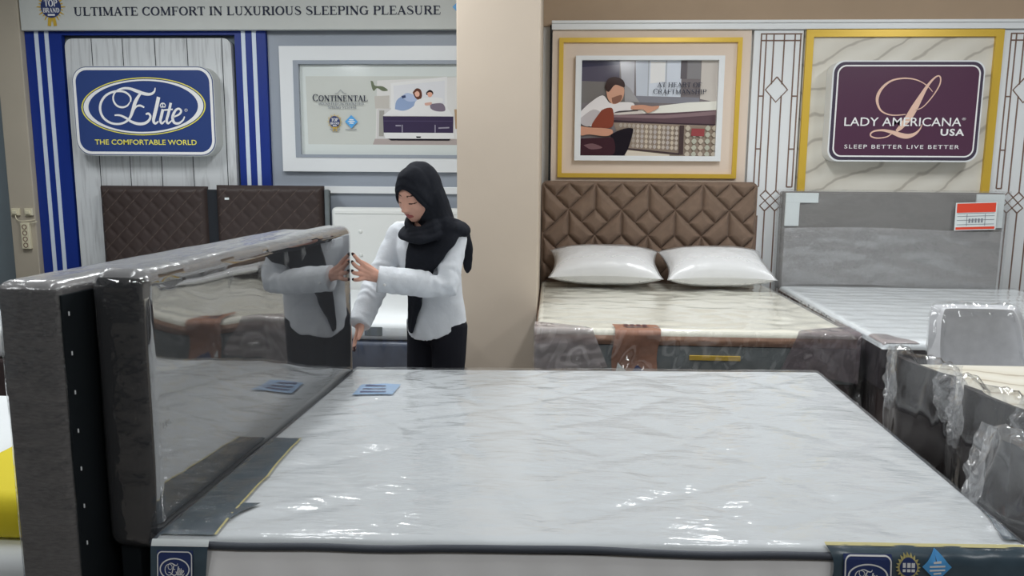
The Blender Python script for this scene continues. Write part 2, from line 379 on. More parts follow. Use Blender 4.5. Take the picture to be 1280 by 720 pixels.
def glyph(ch):
    V_ = lambda x, w=TK, a=0, b=1: [(x, a, w), (x, b, w)]
    H_ = lambda x0, x1, z, w=TN: [(x0, z, w), (x1, z, w)]
    S_ = lambda x, z, w=.3: [(x-w/2, z-.028 if z > .5 else z+.028, .055), (x+w/2, z-.028 if z > .5 else z+.028, .055)]
    if ch == 'I': return [V_(.18), S_(.18, 1), S_(.18, 0)], .36
    if ch == 'L': return [V_(.18), S_(.18, 1), H_(.03, .66, .032), [(.64, 0, .05), (.67, .26, .05)]], .72
    if ch == 'T': return [V_(.36), S_(.36, 0), H_(.02, .70, .968), [(.04, 1, .05), (.02, .74, .05)], [(.68, 1, .05), (.70, .74, .05)]], .72
    if ch == 'E': return [V_(.18), H_(.03, .64, .968), H_(.18, .5, .52), H_(.03, .66, .032), [(.62, 1, .05), (.64, .76, .05)], [(.64, 0, .05), (.68, .26, .05)], [(.5, .42, .05), (.5, .62, .05)]], .72
    if ch == 'F': return [V_(.18), H_(.03, .64, .968), H_(.18, .5, .5), S_(.18, 0), [(.62, 1, .05), (.64, .74, .05)], [(.5, .4, .05), (.5, .6, .05)]], .68
    if ch == 'U': return [[(.18, 1, TK), (.18, .3, TK)]+_arc(.42, .3, .24, .29, 180, 360, TN, TK*.7)[1:-3]+[(.66, .3, TN), (.66, 1, TN)], S_(.18, 1), S_(.66, 1, .24)], .84
    if ch == 'N': return [V_(.16, TN), V_(.72, TN), [(.14, 1, TK*1.1), (.74, 0, TK*1.1)], S_(.12, 1, .22), S_(.16, 0, .26), S_(.72, 1, .26)], .88
    if ch == 'M': return [V_(.16, TN), V_(.86, TK), [(.16, 1, TK), (.50, .04, TK)], [(.50, .04, TN), (.84, 1, TN)], S_(.16, 0, .26), S_(.86, 0, .3), S_(.13, 1, .2), S_(.88, 1, .26)], 1.04
    if ch == 'A': return [[(.10, 0, TN), (.40, 1, TN)], [(.38, 1, TK), (.70, 0, TK)], H_(.2, .58, .34), S_(.10, 0, .24), S_(.70, 0, .3)], .82
    if ch == 'X': return [[(.12, 1, TK), (.68, 0, TK)], [(.66, 1, TN), (.12, 0, TN)], S_(.14, 1, .3), S_(.66, 1, .24), S_(.12, 0, .24), S_(.68, 0, .3)], .80
    if ch == 'H': return [V_(.18), V_(.72), H_(.18, .72, .52), S_(.18, 1), S_(.18, 0), S_(.72, 1), S_(.72, 0)], .90
    if ch == 'K': return [V_(.18), S_(.18, 1), S_(.18, 0), [(.66, 1, TN), (.2, .45, TN)], [(.32, .6, TK), (.72, 0, TK)], S_(.66, 1, .24), S_(.74, 0, .26)], .84
    if ch == 'Y': return [V_(.38, TK, 0, .5), S_(.38, 0), [(.1, 1, TK), (.38, .46, TK)], [(.66, 1, TN), (.38, .46, TN)], S_(.1, 1, .26), S_(.66, 1, .22)], .76
    if ch == 'O': return [_arc(.44, .5, .34, .475, 0, 360, TN, TK, 28)], .88
    if ch == 'C': return [_arc(.44, .5, .34, .475, 42, 318, TN, TK, 22), [(.70, .98, .05), (.70, .72, .05)], [(.70, .28, .05), (.70, .1, .05)]], .78
    if ch == 'G': return [_arc(.44, .5, .34, .475, 42, 310, TN, TK, 22), V_(.70, TK*.9, .05, .44), S_(.70, .44, .3), [(.70, .98, .05), (.70, .72, .05)]], .88
    if ch == 'P': return [V_(.18), S_(.18, 0), H_(.03, .42, .968), _arc(.42, .74, .22, .23, 90, -90, TN, TK), H_(.18, .42, .51)], .70
    if ch == 'R': return [V_(.18), S_(.18, 0), H_(.03, .42, .968), _arc(.42, .755, .20, .215, 90, -90, TN, TK), H_(.18, .42, .54), [(.42, .54, TK), (.72, 0, TK)], S_(.76, 0, .2)], .82
    if ch == 'B': return [V_(.18), H_(.03, .40, .968), _arc(.40, .76, .18, .21, 90, -90, TN, TK), H_(.18, .42, .53), _arc(.42, .28, .22, .25, 90, -90, TN, TK), H_(.03, .42, .032)], .74
    if ch == 'D': return [V_(.18), H_(.03, .36, .968), _arc(.36, .5, .36, .468, 90, -90, TN, TK, 18), H_(.03, .36, .032)], .84
    if ch == 'S': return [spline([(.56, .78, .05), (.50, .93, TN), (.32, .97, TN), (.16, .88, .1), (.14, .70, .13), (.34, .54, TK), (.54, .38, TK), (.58, .20, .12), (.44, .05, TN), (.26, .03, TN), (.12, .12, TN), (.09, .26, .05)], 4)], .68
    return [], .32
def serif(mb, s, x0, x1, z0, h, y, mi=0, bold=1.0, big=None):
    items = []; x = 0
    for i, ch in enumerate(s):
        st, wd = glyph(ch); sc = big if (big and i == 0) else 1.0
        items.append((st, x, sc)); x += wd*sc+.03
    k = (x1-x0)/x
    for st, ox, sc in items:
        for q in st: ribbon(mb, [(x0+(ox+a*sc)*k, z0+b*h*sc, c*(k+h)/2*bold) for a, b, c in q], y, .001, mi)

def build_words(mb, gap, name, mats, parent):
    """one mesh per printed word: cut the lettering at gaps along x"""
    iv = sorted(((min(mb.v[i].x for i in f), max(mb.v[i].x for i in f), k) for k, f in enumerate(mb.f)))
    groups = []; hi = None
    for a, b_, k in iv:
        if hi is None or a > hi+gap: groups.append([]); hi = b_
        groups[-1].append(k); hi = max(hi, b_)
    for g in groups:
        w_ = MB()
        for k in g: w_.add([mb.v[i] for i in mb.f[k]], [list(range(len(mb.f[k])))], mb.m[k])
        w_.build(name, mats, parent)

# quad-local mapping of lettering traced on a sign
def qmap(tl, tr, br, bl, x0, x1, z0, z1):
    def f(px, py):
        v = .5; u = .5
        for _ in range(4):
            lx = tl[0]+(bl[0]-tl[0])*v; rx = tr[0]+(br[0]-tr[0])*v; u = (px-lx)/(rx-lx)
            ty = tl[1]+(tr[1]-tl[1])*u; by = bl[1]+(br[1]-bl[1])*u; v = (py-ty)/(by-ty)
        return (x0+(x1-x0)*u, z1+(z0-z1)*v)
    return f

# ------------------------------------------------------------------ room
WY = 6.62
def struct(name, mb, m): return tag(mb.build(name, m), kind='structure')
b = MB(); box(b, -7, 7, -5, WY+.2, -.1, 0); struct('floor', b, 'floor')
b = MB(); box(b, -7, 7, -5, WY+.2, CEIL, CEIL+.1); struct('ceiling', b, 'ceil')
b = MB(); box(b, -7, -.9, WY, WY+.2, 0, CEIL); struct('wall_back', b, 'greywall')
b = MB(); box(b, -.9, 7, WY, WY+.2, 0, 2.72); struct('wall_back', b, 'wallwhite')
b = MB(); box(b, -.9, 7, WY-.02, WY+.2, 2.72, CEIL); struct('wall_back_upper', b, 'tan')
b = MB(); box(b, -7.1, -7, -5, WY, 0, CEIL); struct('wall_left', b, 'greywall')
b = MB(); box(b, 7, 7.1, -5, WY, 0, CEIL); struct('wall_right', b, 'wallwhite')
b = MB(); box(b, -7, 7, -5.1, -5, 0, CEIL); struct('wall_front', b, 'dim')
b = MB(); box(b, -.648, -.098, 5.2, WY, 0, CEIL, bev=.008); struct('pillar', b, 'pillar')
b = MB(); box(b, -4.74, -4.515, 6.5, WY, 0, CEIL, bev=.006); struct('pillar', b, 'column')
b = MB(); box(b, -.03, 4.6, 6.53, WY, 2.68, 2.745, bev=.004); box(b, -.03, 4.6, 6.515, 6.55, 2.728, 2.75, bev=.003); struct('trim_1', b, 'white')
b = MB(); box(b, -.042, -.028, 6.55, WY, 0, 2.72); struct('trim_2', b, 'black')
b = MB(); box(b, -2.42, -.648, 6.56, WY, 1.335, 1.395, bev=.004); struct('trim_3', b, 'white')
b = MB(); box(b, -2.42, -.648, 6.585, WY, .3, 2.7); struct('wall_panel_grey', b, 'greyboard')

# ------------------------------------------------------------------ fascia sign over the left displays
t = thing('fascia_sign', (-2.5, 6.5, 2.66), 'long white overhead signboard with black serif capitals above the blue panel', 'sign')
b = MB(); box(b, -4.50, -.649, 6.5, 6.548, 2.680, 3.38, bev=.004); b.build('board', 'banner', t)
b = MB(); serif(b, 'ULTIMATE COMFORT IN LUXURIOUS SLEEPING PLEASURE', -4.029, -.934, 2.796, .068, 6.497, bold=1.15); build_words(b, .028, 'lettering', 'ink', t)
def seal(parent, cx, cz, r, y, name='award_seal'):
    m = MB()
    for i in range(24):
        a = 2*PI*i/24; r1 = r*(1.42 if i % 2 == 0 else 1.22)
        ribbon(m, [(cx+r*.9*math.cos(a), cz+r*.9*math.sin(a), r*.17), (cx+r1*math.cos(a), cz+r1*math.sin(a), r*.05)], y, .001, 1)
    for s in (-1, 1): ribbon(m, [(cx+s*r*.2, cz-r, r*.3), (cx+s*r*.3, cz-r*1.75, r*.34)], y+.0003, .001, 1)
    plate(m, [(cx+r*math.cos(2*PI*i/28), cz+r*math.sin(2*PI*i/28)) for i in range(28)], y-.0012, y, 0)
    serif(m, 'TOP', cx-r*.62, cx+r*.66, cz+r*.02, r*.62, y-.0016, 2, 1.2)
    serif(m, 'BRAND', cx-r*.8, cx+r*.84, cz-r*.52, r*.42, y-.0016, 2, 1.2)
    ribbon(m, [(cx-r*.35, cz-r*.74, r*.16), (cx+r*.35, cz-r*.74, r*.16)], y-.0016, .0003, 2)
    return m.build(name, [MT['dblue'], MT['gold'], MT['vinylwhite']], parent)
seal(t, -4.223, 2.868, .088, 6.496)
def diamond(parent, cx, cz, r, y):
    m = MB(); plate(m, [(cx, cz+r), (cx-r, cz), (cx, cz-r), (cx+r, cz)], y-.001, y, 0)
    for k, w_ in ((.26, .7), (0, 1.1), (-.26, .7)):
        ribbon(m, [(cx-r*w_/2, cz+r*k, r*.05), (cx-r*w_*.2, cz+r*k+.05*r, r*.18), (cx+r*w_/2, cz+r*k, r*.12)], y-.0015, .0004, 1)
    return m.build('diamond_badge', [MT['midblue'], MT['vinylwhite']], parent)
diamond(t, -.765, 2.853, .075, 6.496)

# ------------------------------------------------------------------ blue display panel with washed boards
t = thing('display_panel', (-3.45, 6.55, 0), 'royal blue wall panel with white stripes around a grey washed board inset', 'wall panel')
b = MB(); band(b, rect(-4.512, -2.425, .05, 2.68), rect(-4.19, -2.69, .3, 2.65), 6.555, 6.6); b.build('blue_board', 'blue', t)
b = MB()
inner = rrect(-4.165, -2.722, .25, 2.622, .07); plate(b, inner, 6.553, 6.6); b.build('board_inset', 'wood', t)
for x in (-4.408, -4.318, -2.614, -2.522):
    b = MB(); box(b, x-.017, x+.017, 6.55, 6.556, .05, 2.68); b.build('stripe', 'stripe', t)
b = MB()
for x in (-3.93, -3.66, -3.38, -3.10, -2.80): box(b, x-.003, x+.003, 6.5515, 6.554, .3, 2.62)
b.build('board_joints', 'darkstrip', t)

# left illuminated sign
t = thing('wall_sign', (-3.436, 6.42, 2.0), 'blue rounded lightbox sign with white script lettering in an oval', 'sign')
SX0, SX1, SZ0, SZ1 = -4.042, -2.828, 1.64, 2.378
b = MB(); plate(b, rrect(SX0, SX1, SZ0, SZ1, .13), 6.42, 6.551); b.build('housing', 'banner', t)
b = MB(); plate(b, rrect(SX0+.006, SX1-.006, SZ0+.006, SZ1-.006, .125), 6.417, 6.421); b.build('face', 'signblue', t)
b = MB(); band(b, rrect(SX0+.012, SX1-.012, SZ0+.012, SZ1-.012, .12), rrect(SX0+.034, SX1-.034, SZ0+.034, SZ1-.034, .10), 6.414, 6.418); b.build('border', 'vinylwhite', t)
Q = qmap((42, 55), (955, 70), (985, 645), (90, 640), SX0, SX1, SZ0, SZ1)
ELITE = [
 ([(590, 203, 6), (584, 228, 12), (560, 243, 16), (520, 240, 20), (470, 222, 20), (425, 206, 16), (380, 205, 13), (340, 222, 10), (322, 252, 10), (324, 285, 11), (345, 315, 12), (380, 326, 12), (412, 315, 10), (428, 292, 6)], 7),
 ([(432, 292, 8), (432, 262, 11), (408, 235, 12), (370, 222, 13), (320, 226, 13), (272, 250, 14), (242, 295, 15), (238, 345, 15), (258, 392, 15), (300, 424, 14), (350, 434, 13), (395, 424, 13), (428, 395, 15), (446, 350, 20), (462, 295, 22), (486, 252, 16), (500, 238, 10)], 7),
 ([(330, 377, 9), (365, 378, 12), (405, 396, 14), (440, 420, 16), (485, 434, 18), (525, 430, 17), (552, 410, 15), (560, 385, 14), (548, 368, 14), (530, 372, 10)], 7),
 ([(452, 348, 8), (470, 322, 10), (495, 316, 13), (520, 328, 10)], 5),
 ([(612, 262, 22), (600, 320, 22), (586, 380, 21), (580, 415, 18), (592, 432, 14), (612, 418, 8)], 5),
 ([(640, 340, 18), (630, 385, 18), (624, 415, 16), (634, 432, 13), (654, 414, 7)], 5),
 ([(690, 300, 16), (676, 365, 17), (664, 412, 16), (674, 432, 13), (698, 412, 7)], 5), ([(648, 346, 10), (702, 342, 10)], 1),
 ([(706, 392, 9), (744, 374, 12), (756, 352, 13), (740, 338, 13), (718, 352, 15), (702, 392, 18), (712, 426, 17), (740, 432, 14), (768, 412, 10), (778, 388, 7)], 5),
 ([(622, 322, 5), (626, 308, 6), (638, 302, 8), (652, 308, 6), (656, 322, 5)], 3), ([(624, 326, 7), (656, 326, 7)], 1), ([(638, 304, 5), (638, 324, 5)], 1),
]
def elite(mb, Q, y, k, mi=0):
    for i, (pts, n) in enumerate(ELITE):
        ribbon(mb, [Q(a, c)+(wd*k,) for a, c, wd in spline(pts, n)], y+.00005*i, .001, mi)
b = MB(); kk = (SX1-SX0)/905
elite(b, Q, 6.4135, kk); sans(b, '®', *(Q(778, 360)[0], Q(798, 350)[0]), Q(788, 358)[1], .026, 6.414); b.build('script_lettering', 'vinylwhite', t)
def oval(Q, cx, cy, rx, ry, n=64): return [Q(cx+rx*math.cos(2*PI*i/n), cy-ry*math.sin(2*PI*i/n)) for i in range(n)]
b = MB(); band(b, oval(Q, 514, 322, 384, 174), oval(Q, 512, 322, 352, 164), 6.4135, 6.417); b.build('oval_ring', 'vinylwhite', t)
b = MB(); band(b, oval(Q, 514, 322, 398, 186), oval(Q, 514, 322, 391, 180), 6.4135, 6.417); b.build('yellow_ring', 'yellow', t)
b = MB(); sans(b, 'THE COMFORTABLE WORLD', Q(206, 570)[0], Q(857, 570)[0], Q(530, 569)[1], Q(530, 535)[1]-Q(530, 569)[1], 6.414, bold=.012); build_words(b, .012, 'tagline', 'yellow', t)

# ------------------------------------------------------------------ advertising posters
def print_mesh(name, shapes, Qf, y, parent):
    m = MB(); names = []; k = 0
    for sh in shapes:
        col, pts = sh[0], sh[1]
        if col not in names: names.append(col)
        yy = y-.00015*k; k += 1
        P = [Qf(*p) for p in (spline(list(pts)+[pts[0]], 4)[:-1] if len(sh) > 2 else pts)]
        m.add([(x, yy, z) for x, z in P], [list(range(len(P)))], names.index(col))
    ms = [mat('print ink', rgb(*c, K), .10, .5) for c in names]
    return m.build(name, ms, parent)
t = thing('poster', (-1.5, 6.56, 1.5), 'wide white framed poster of a couple lying on a mattress, grey inner line', 'poster')
b = MB(); band(b, rect(-2.312, -.55, 1.52, 2.556), rect(-2.195, -.6, 1.637, 2.44), 6.545, 6.584); b.build('mat_border', 'white', t)
b = MB(); band(b, rect(-2.195, -.55, 1.637, 2.44), rect(-2.15, -.6, 1.664, 2.41), 6.54, 6.584); b.build('inner_frame', 'greyboard', t)
Q1 = qmap((-15, -10), (1165, -10), (1165, 685), (0, 685), -2.148, -.795, 1.664, 2.408)
S = [((198, 204, 202), [(-15, -15), (1240, -15), (1240, 690), (-15, 690)]),
 ((188, 191, 186), [(28, 78), (1240, 78), (1240, 605), (45, 605)]),
 ((206, 205, 203), [(560, 110), (1240, 80), (1240, 605), (545, 605)]),
 ((192, 190, 189), [(560, 330), (660, 320), (660, 605), (550, 605)]),
 ((165, 155, 152), [(540, 560), (1240, 560), (1240, 605), (525, 605)]),
 ((222, 222, 224), [(660, 130), (1075, 80), (1075, 350), (662, 330)]), ((206, 207, 211), [(680, 150), (1058, 110), (1058, 330), (684, 320)]),
 ((150, 148, 142), [(575, 340), (612, 340), (606, 540), (570, 540)]), ((182, 178, 172), [(540, 230), (650, 225), (650, 325), (545, 325)]),
 ((104, 112, 92), [(512, 112), (530, 118), (545, 150), (600, 155), (640, 185), (600, 190), (560, 168), (535, 190), (520, 160)], 1),
 ((228, 229, 233), [(600, 380), (700, 300), (1060, 290), (1118, 385)]),
 ((138, 156, 188), [(690, 330), (700, 270), (735, 235), (790, 220), (830, 240), (850, 275), (810, 320), (750, 342)], 1),
 ((165, 178, 205), [(735, 235), (780, 205), (835, 225), (850, 262), (790, 270)], 1),
 ((96, 62, 52), [(822, 200), (850, 170), (882, 182), (890, 230), (870, 258), (840, 240)], 1), ((212, 168, 150), [(835, 205), (856, 190), (872, 206), (868, 230), (846, 232)], 1),
 ((224, 222, 214), [(830, 310), (850, 262), (930, 240), (1035, 244), (1032, 276), (950, 300), (880, 316)], 1),
 ((50, 40, 40), [(922, 200), (945, 182), (968, 192), (970, 216), (925, 220)], 1), ((210, 160, 140), [(928, 206), (948, 198), (966, 208), (960, 232), (938, 234)], 1),
 ((120, 110, 124), [(950, 290), (1040, 285), (1060, 340), (1000, 345), (955, 325)], 1), ((60, 70, 100), [(738, 228), (768, 222), (772, 240), (745, 248)]),
 ((200, 160, 146), [(910, 282), (960, 276), (955, 296), (915, 300)], 1),
 ((62, 54, 78), [(602, 385), (1120, 385), (1118, 512), (606, 512)]), ((78, 70, 96), [(604, 418), (1120, 418), (1120, 424), (604, 424)]),
 ((140, 136, 150), [(740, 450), (748, 450), (748, 510), (740, 510)]), ((140, 136, 150), [(982, 450), (990, 450), (990, 510), (982, 510)]), ((150, 146, 160), [(695, 452), (735, 452), (735, 462), (695, 462)]), ((150, 146, 160), [(1010, 470), (1090, 466), (1090, 476), (1010, 480)]),
 ((226, 225, 228), [(606, 512), (1124, 512), (1126, 558), (620, 558)]), ((40, 38, 44), [(640, 558), (1100, 558), (1090, 572), (660, 572)]), ((40, 38, 44), [(845, 540), (882, 540), (878, 552), (850, 552)]),
 ((168, 142, 112), [(1128, 330), (1160, 330), (1160, 480), (1135, 480)])]
print_mesh('poster_print', S, Q1, 6.575, t)
b = MB(); serif(b, 'CONTINENTAL', Q1(82, 268)[0], Q1(495, 268)[0], Q1(250, 270)[1], Q1(250, 226)[1]-Q1(250, 270)[1], 6.5595, bold=1.1, big=1.2)
serif(b, 'POCKETED ON POCKETED', Q1(128, 300)[0], Q1(465, 300)[0], Q1(250, 300)[1], .022, 6.5595, 1, 1.0)
serif(b, 'SPRING SYSTEM', Q1(195, 326)[0], Q1(408, 326)[0], Q1(250, 327)[1], .021, 6.5595, 1, 1.0)
for q in ([(250, 212, 3), (272, 206, 4), (292, 182, 5), (312, 206, 4), (336, 212, 3)], [(210, 486, 5), (286, 486, 5)], [(222, 498, 4), (276, 498, 4)], [(326, 488, 5), (408, 488, 5)]):
    ribbon(b, [Q1(a, c)+(d*.0011,) for a, c, d in q], 6.5595, .0005, 1)
build_words(b, .012, 'lettering', [MT['ink'], MT['printline']], t)
seal(t, *Q1(246, 428), .046, 6.5595); diamond(t, *Q1(370, 428), .055, 6.5595)

t = thing('poster', (.75, 6.55, 1.5), 'white framed poster of a kneeling man beside a tufted mattress', 'poster')
b = MB(); band(b, rect(.172, 1.378, 1.626, 2.472), rect(.222, 1.332, 1.667, 2.438), 6.515, 6.5595); b.build('poster_frame', 'white', t)
Q2 = qmap((57, 80), (870, 68), (872, 650), (55, 648), .222, 1.332, 1.667, 2.438)
S = [((118, 112, 114), [(50, 60), (900, 60), (900, 660), (50, 660)]),
 ((82, 78, 92), [(50, 60), (285, 60), (285, 205), (50, 205)]), ((60, 58, 76), [(50, 60), (285, 60), (285, 100), (50, 120)]), ((112, 108, 106), [(50, 200), (285, 205), (400, 330), (50, 330)]),
 ((168, 168, 174), [(285, 60), (375, 60), (375, 280), (300, 220)]), ((196, 202, 212), [(378, 60), (655, 60), (655, 290), (388, 285)]), ((182, 188, 198), [(378, 60), (455, 60), (455, 285), (388, 285)]),
 ((160, 164, 172), [(455, 60), (463, 60), (463, 285), (455, 285)]), ((164, 168, 176), [(560, 60), (568, 60), (568, 285), (560, 285)]), ((214, 218, 226), [(470, 80), (558, 80), (558, 200), (470, 210)]),
 ((98, 94, 98), [(650, 60), (686, 60), (686, 180), (650, 180)]), ((128, 126, 128), [(690, 60), (770, 60), (770, 180), (690, 180)]), ((186, 180, 174), [(772, 60), (872, 60), (872, 320), (772, 300)]),
 ((126, 126, 134), [(385, 285), (768, 292), (768, 330), (400, 325)]), ((150, 148, 150), [(315, 215), (350, 240), (410, 325), (320, 320)]),
 ((92, 74, 80), [(255, 385), (600, 375), (875, 360), (875, 460), (255, 430)]), ((218, 212, 204), [(400, 372), (520, 345), (700, 322), (875, 312), (875, 366), (600, 385), (420, 392)]), ((196, 188, 182), [(255, 390), (420, 375), (440, 392), (255, 402)]),
 ((128, 108, 112), [(255, 400), (560, 400), (875, 372), (875, 396), (560, 420), (255, 415)]), ((64, 52, 58), [(255, 432), (600, 446), (875, 452), (875, 464), (255, 446)]),
 ((138, 124, 112), [(255, 446), (875, 462), (875, 650), (330, 650)])]
for i in range(17):
    for j in range(5):
        x = 300+i*26; y = 462+j*30+i*1.4
        if x > 655 or (x < 385 and y > 470+ (x-300)*.2 and x < 370): continue
        c = (186-8*(i % 3), 174-6*(i % 3), 158) if i > 3 else (160, 150, 140)
        S.append((c, [(x-11, y), (x, y-14), (x+11, y), (x, y+14)], 1))
for i in range(5):
    for j in range(5):
        x = 705+i*40; y = 478+j*40
        if 715 < x < 810 and j == 0: continue
        if x < 868: S.append(((178-(i % 2)*10, 168, 154), [(x-16, y), (x, y-18), (x+16, y), (x, y+18)], 1))
S += [((72, 60, 60), [(655, 462), (682, 462), (682, 640), (655, 635)]), ((140, 70, 72), [(728, 480), (806, 482), (804, 528), (726, 526)]), ((66, 54, 58), [(330, 600), (660, 632), (660, 640), (330, 608)]),
 ((196, 186, 172), [(330, 612), (600, 640), (600, 650), (330, 650)]),
 ((210, 206, 206), [(57, 380), (110, 330), (185, 285), (230, 330), (290, 325), (370, 328), (368, 370), (262, 385), (190, 470), (110, 470), (57, 450)], 1), ((176, 170, 172), [(57, 420), (130, 370), (180, 400), (110, 470), (57, 455)], 1),
 ((126, 66, 52), [(180, 375), (215, 360), (250, 370), (250, 470), (180, 480), (120, 470)], 1), ((188, 140, 118), [(360, 345), (430, 340), (480, 348), (525, 345), (522, 358), (500, 372), (460, 388), (430, 368), (362, 368)], 1),
 ((190, 146, 124), [(205, 240), (260, 220), (312, 240), (308, 300), (280, 330), (245, 335), (215, 300)], 1), ((58, 44, 42), [(197, 235), (215, 188), (262, 175), (308, 196), (315, 236), (260, 222), (225, 262), (208, 258)], 1), ((128, 92, 78), [(240, 300), (300, 282), (290, 322), (250, 334)], 1),
 ((186, 138, 116), [(57, 470), (110, 478), (200, 482), (245, 490), (250, 515), (205, 530), (110, 520), (57, 525)], 1), ((34, 30, 36), [(240, 520), (300, 490), (360, 480), (374, 505), (330, 640), (250, 645)], 1), ((62, 40, 46), [(57, 545), (180, 540), (255, 545), (250, 648), (57, 648)], 1), ((110, 84, 88), [(75, 585), (130, 575), (190, 600), (120, 610)], 1)]
b = MB(); box(b, .2, 1.35, 6.556, 6.5595, 1.64, 2.46); b.build('backing', 'white', t)
print_mesh('poster_print', S, Q2, 6.5555+.0, t)
b = MB(); serif(b, 'AT HEART OF', Q2(512, 230)[0], Q2(778, 230)[0], Q2(600, 232)[1], .037, 6.5555-.00015*len(S)-.002, bold=.9); build_words(b, .014, 'lettering', 'ink', t); b = MB()
serif(b, 'CRAFTMANSHIP', Q2(488, 272)[0], Q2(806, 272)[0], Q2(600, 273)[1], .037, 6.5555-.00015*len(S)-.002, bold=.9, big=1.1); b.build('lettering', 'ink', t)

# ------------------------------------------------------------------ right hand displays
t = thing('display_panel', (.8, 6.55, 0), 'cream wall panel with thin gold frame around the kneeling man poster', 'wall panel')
b = MB(); box(b, -.022, 1.592, 6.56, 6.615, .05, 2.678); b.build('board', 'creamboard', t)
b = MB(); frame(b, .034, 1.517, 1.485, 2.617, .036, 6.535, 6.58); b.build('gold_frame', 'gold', t)

def lattice(x0):
    t = thing('lattice_panel', (x0, 6.56, 0), 'white glossy panel with brown inlaid diamond lattice, between the cream and marble panels', 'wall panel', None)
    b = MB(); box(b, x0, x0+.395, 6.56, 6.615, .05, 2.678, bev=.003); b.build('panel', 'white', t)
    b = MB(); L = lambda *p: ribbon(b, [(x0+u, v, .0105) for u, v in p], 6.557, .004)
    z1 = 2.647
    L((.052, z1), (.382, z1)); L((.055, 2.595), (.378, 2.595)); xs = (.058, .098, .158, .242, .327, .372)
    for x in (xs[0], xs[1], xs[4], xs[5]): L((x, z1), (x, 1.42))
    for x in (xs[2], xs[3]): L((x, z1), (x, 2.25)); L((x, 2.16), (x, 1.39)); L((x, 1.22), (x, .1))
    L((.2, 2.309), (.112, 2.207), (.2, 2.108), (.29, 2.207), (.2, 2.309))
    for z in (2.156, 1.73):
        L((xs[0], z), (xs[1], z)); L((xs[4], z), (xs[5], z))
    L((xs[0], 1.42), (xs[1], 1.42)); L((xs[4], 1.42), (xs[5], 1.42))
    for c in (xs[2], xs[3]):
        for s in (-1, 1): L((c, 1.39), (c+s*.042, 1.348), (c, 1.305), (c+s*.042, 1.262), (c, 1.22))
    for x in (xs[0], xs[1], xs[4], xs[5]): L((x, 1.18), (x, .1))
    b.build('inlay_lines', 'brownline', t); return t
lp = lattice(1.612)
l2 = copy_tree(lp); l2.location.x = 3.575
l2['label'] = 'white glossy panel with brown inlaid diamond lattice, at the right photo edge'

t = thing('display_panel', (2.8, 6.55, 0), 'grey veined marble wall panel in a wide gold frame behind the plum sign', 'wall panel')
b = MB(); box(b, 2.02, 3.56, 6.555, 6.615, .05, 2.678); b.build('marble_board', 'marble', t)
b = MB(); band(b, rect(2.022, 3.565, .5, 2.675), rect(2.08, 3.502, .5, 2.62), 6.53, 6.57); b.build('gold_frame', 'gold', t)

t = thing('wall_sign', (2.8, 6.42, 2.0), 'plum rounded lightbox sign with rose gold letter L on marble panel', 'sign')
LX0, LX1, LZ0, LZ1 = 2.207, 3.385, 1.63, 2.42
b = MB(); plate(b, rrect(LX0, LX1, LZ0, LZ1, .09), 6.42, 6.553); b.build('housing', 'white', t)
b = MB(); plate(b, rrect(LX0+.012, LX1-.012, LZ0+.012, LZ1-.012, .085), 6.417, 6.421); b.build('dark_border', 'plumdark', t)
b = MB(); plate(b, rrect(LX0+.046, LX1-.046, LZ0+.046, LZ1-.046, .06), 6.415, 6.418); b.build('face', 'purple', t)
b = MB(); band(b, rrect(LX0+.036, LX1-.036, LZ0+.036, LZ1-.036, .07), rrect(LX0+.047, LX1-.047, LZ0+.047, LZ1-.047, .06), 6.413, 6.417); b.build('white_line', 'vinylwhite', t)
Q3 = qmap((95, 72), (948, 68), (910, 635), (68, 638), LX0, LX1, LZ0, LZ1)
kl = (LX1-LX0)/850
b = MB()
for i, pts in enumerate(([(652, 243, 3), (630, 218, 4), (590, 190, 5), (540, 173, 7), (480, 170, 8), (420, 184, 10), (375, 218, 14), (348, 262, 17), (345, 305, 14), (365, 348, 9), (405, 370, 7), (450, 375, 6), (505, 370, 5)],
            [(560, 345, 4), (600, 328, 5), (650, 272, 6), (688, 210, 7), (695, 170, 7), (682, 155, 7), (655, 172, 10), (620, 215, 16), (588, 270, 26), (555, 330, 38), (520, 390, 38), (480, 440, 28), (455, 464, 14)],
            [(430, 478, 6), (400, 497, 6), (350, 504, 7), (315, 495, 7), (312, 478, 8), (335, 464, 9), (380, 460, 12), (430, 470, 20), (480, 487, 28), (520, 492, 26), (560, 478, 16), (588, 450, 7), (598, 425, 4)])):
    ribbon(b, [Q3(a, c)+(d*kl,) for a, c, d in spline(pts, 7)], 6.413+.0003*i, .002)
b.build('initial', 'rose', t)
b = MB()
hz = lambda z0, z1: Q3(500, z1)[1]-Q3(500, z0)[1]
sans(b, 'LADY AMERICANA', Q3(160, 435)[0], Q3(815, 432)[0], Q3(480, 435)[1], hz(435, 385), 6.411, bold=.006); build_words(b, .02, 'lettering', 'vinylwhite', t); b = MB()
sans(b, '®', Q3(818, 400)[0], Q3(840, 400)[0], Q3(830, 400)[1], .02, 6.411)
sans(b, 'USA', Q3(700, 484)[0], Q3(832, 484)[0], Q3(770, 486)[1], hz(486, 448), 6.411, bold=.03, space=1.15); b.build('lettering', 'vinylwhite', t); b = MB()
sans(b, 'SLEEP BETTER LIVE BETTER', Q3(163, 562)[0], Q3(806, 558)[0], Q3(480, 563)[1], hz(563, 540), 6.411, bold=.002, space=1.2)
build_words(b, .018, 'lettering', 'vinylwhite', t)

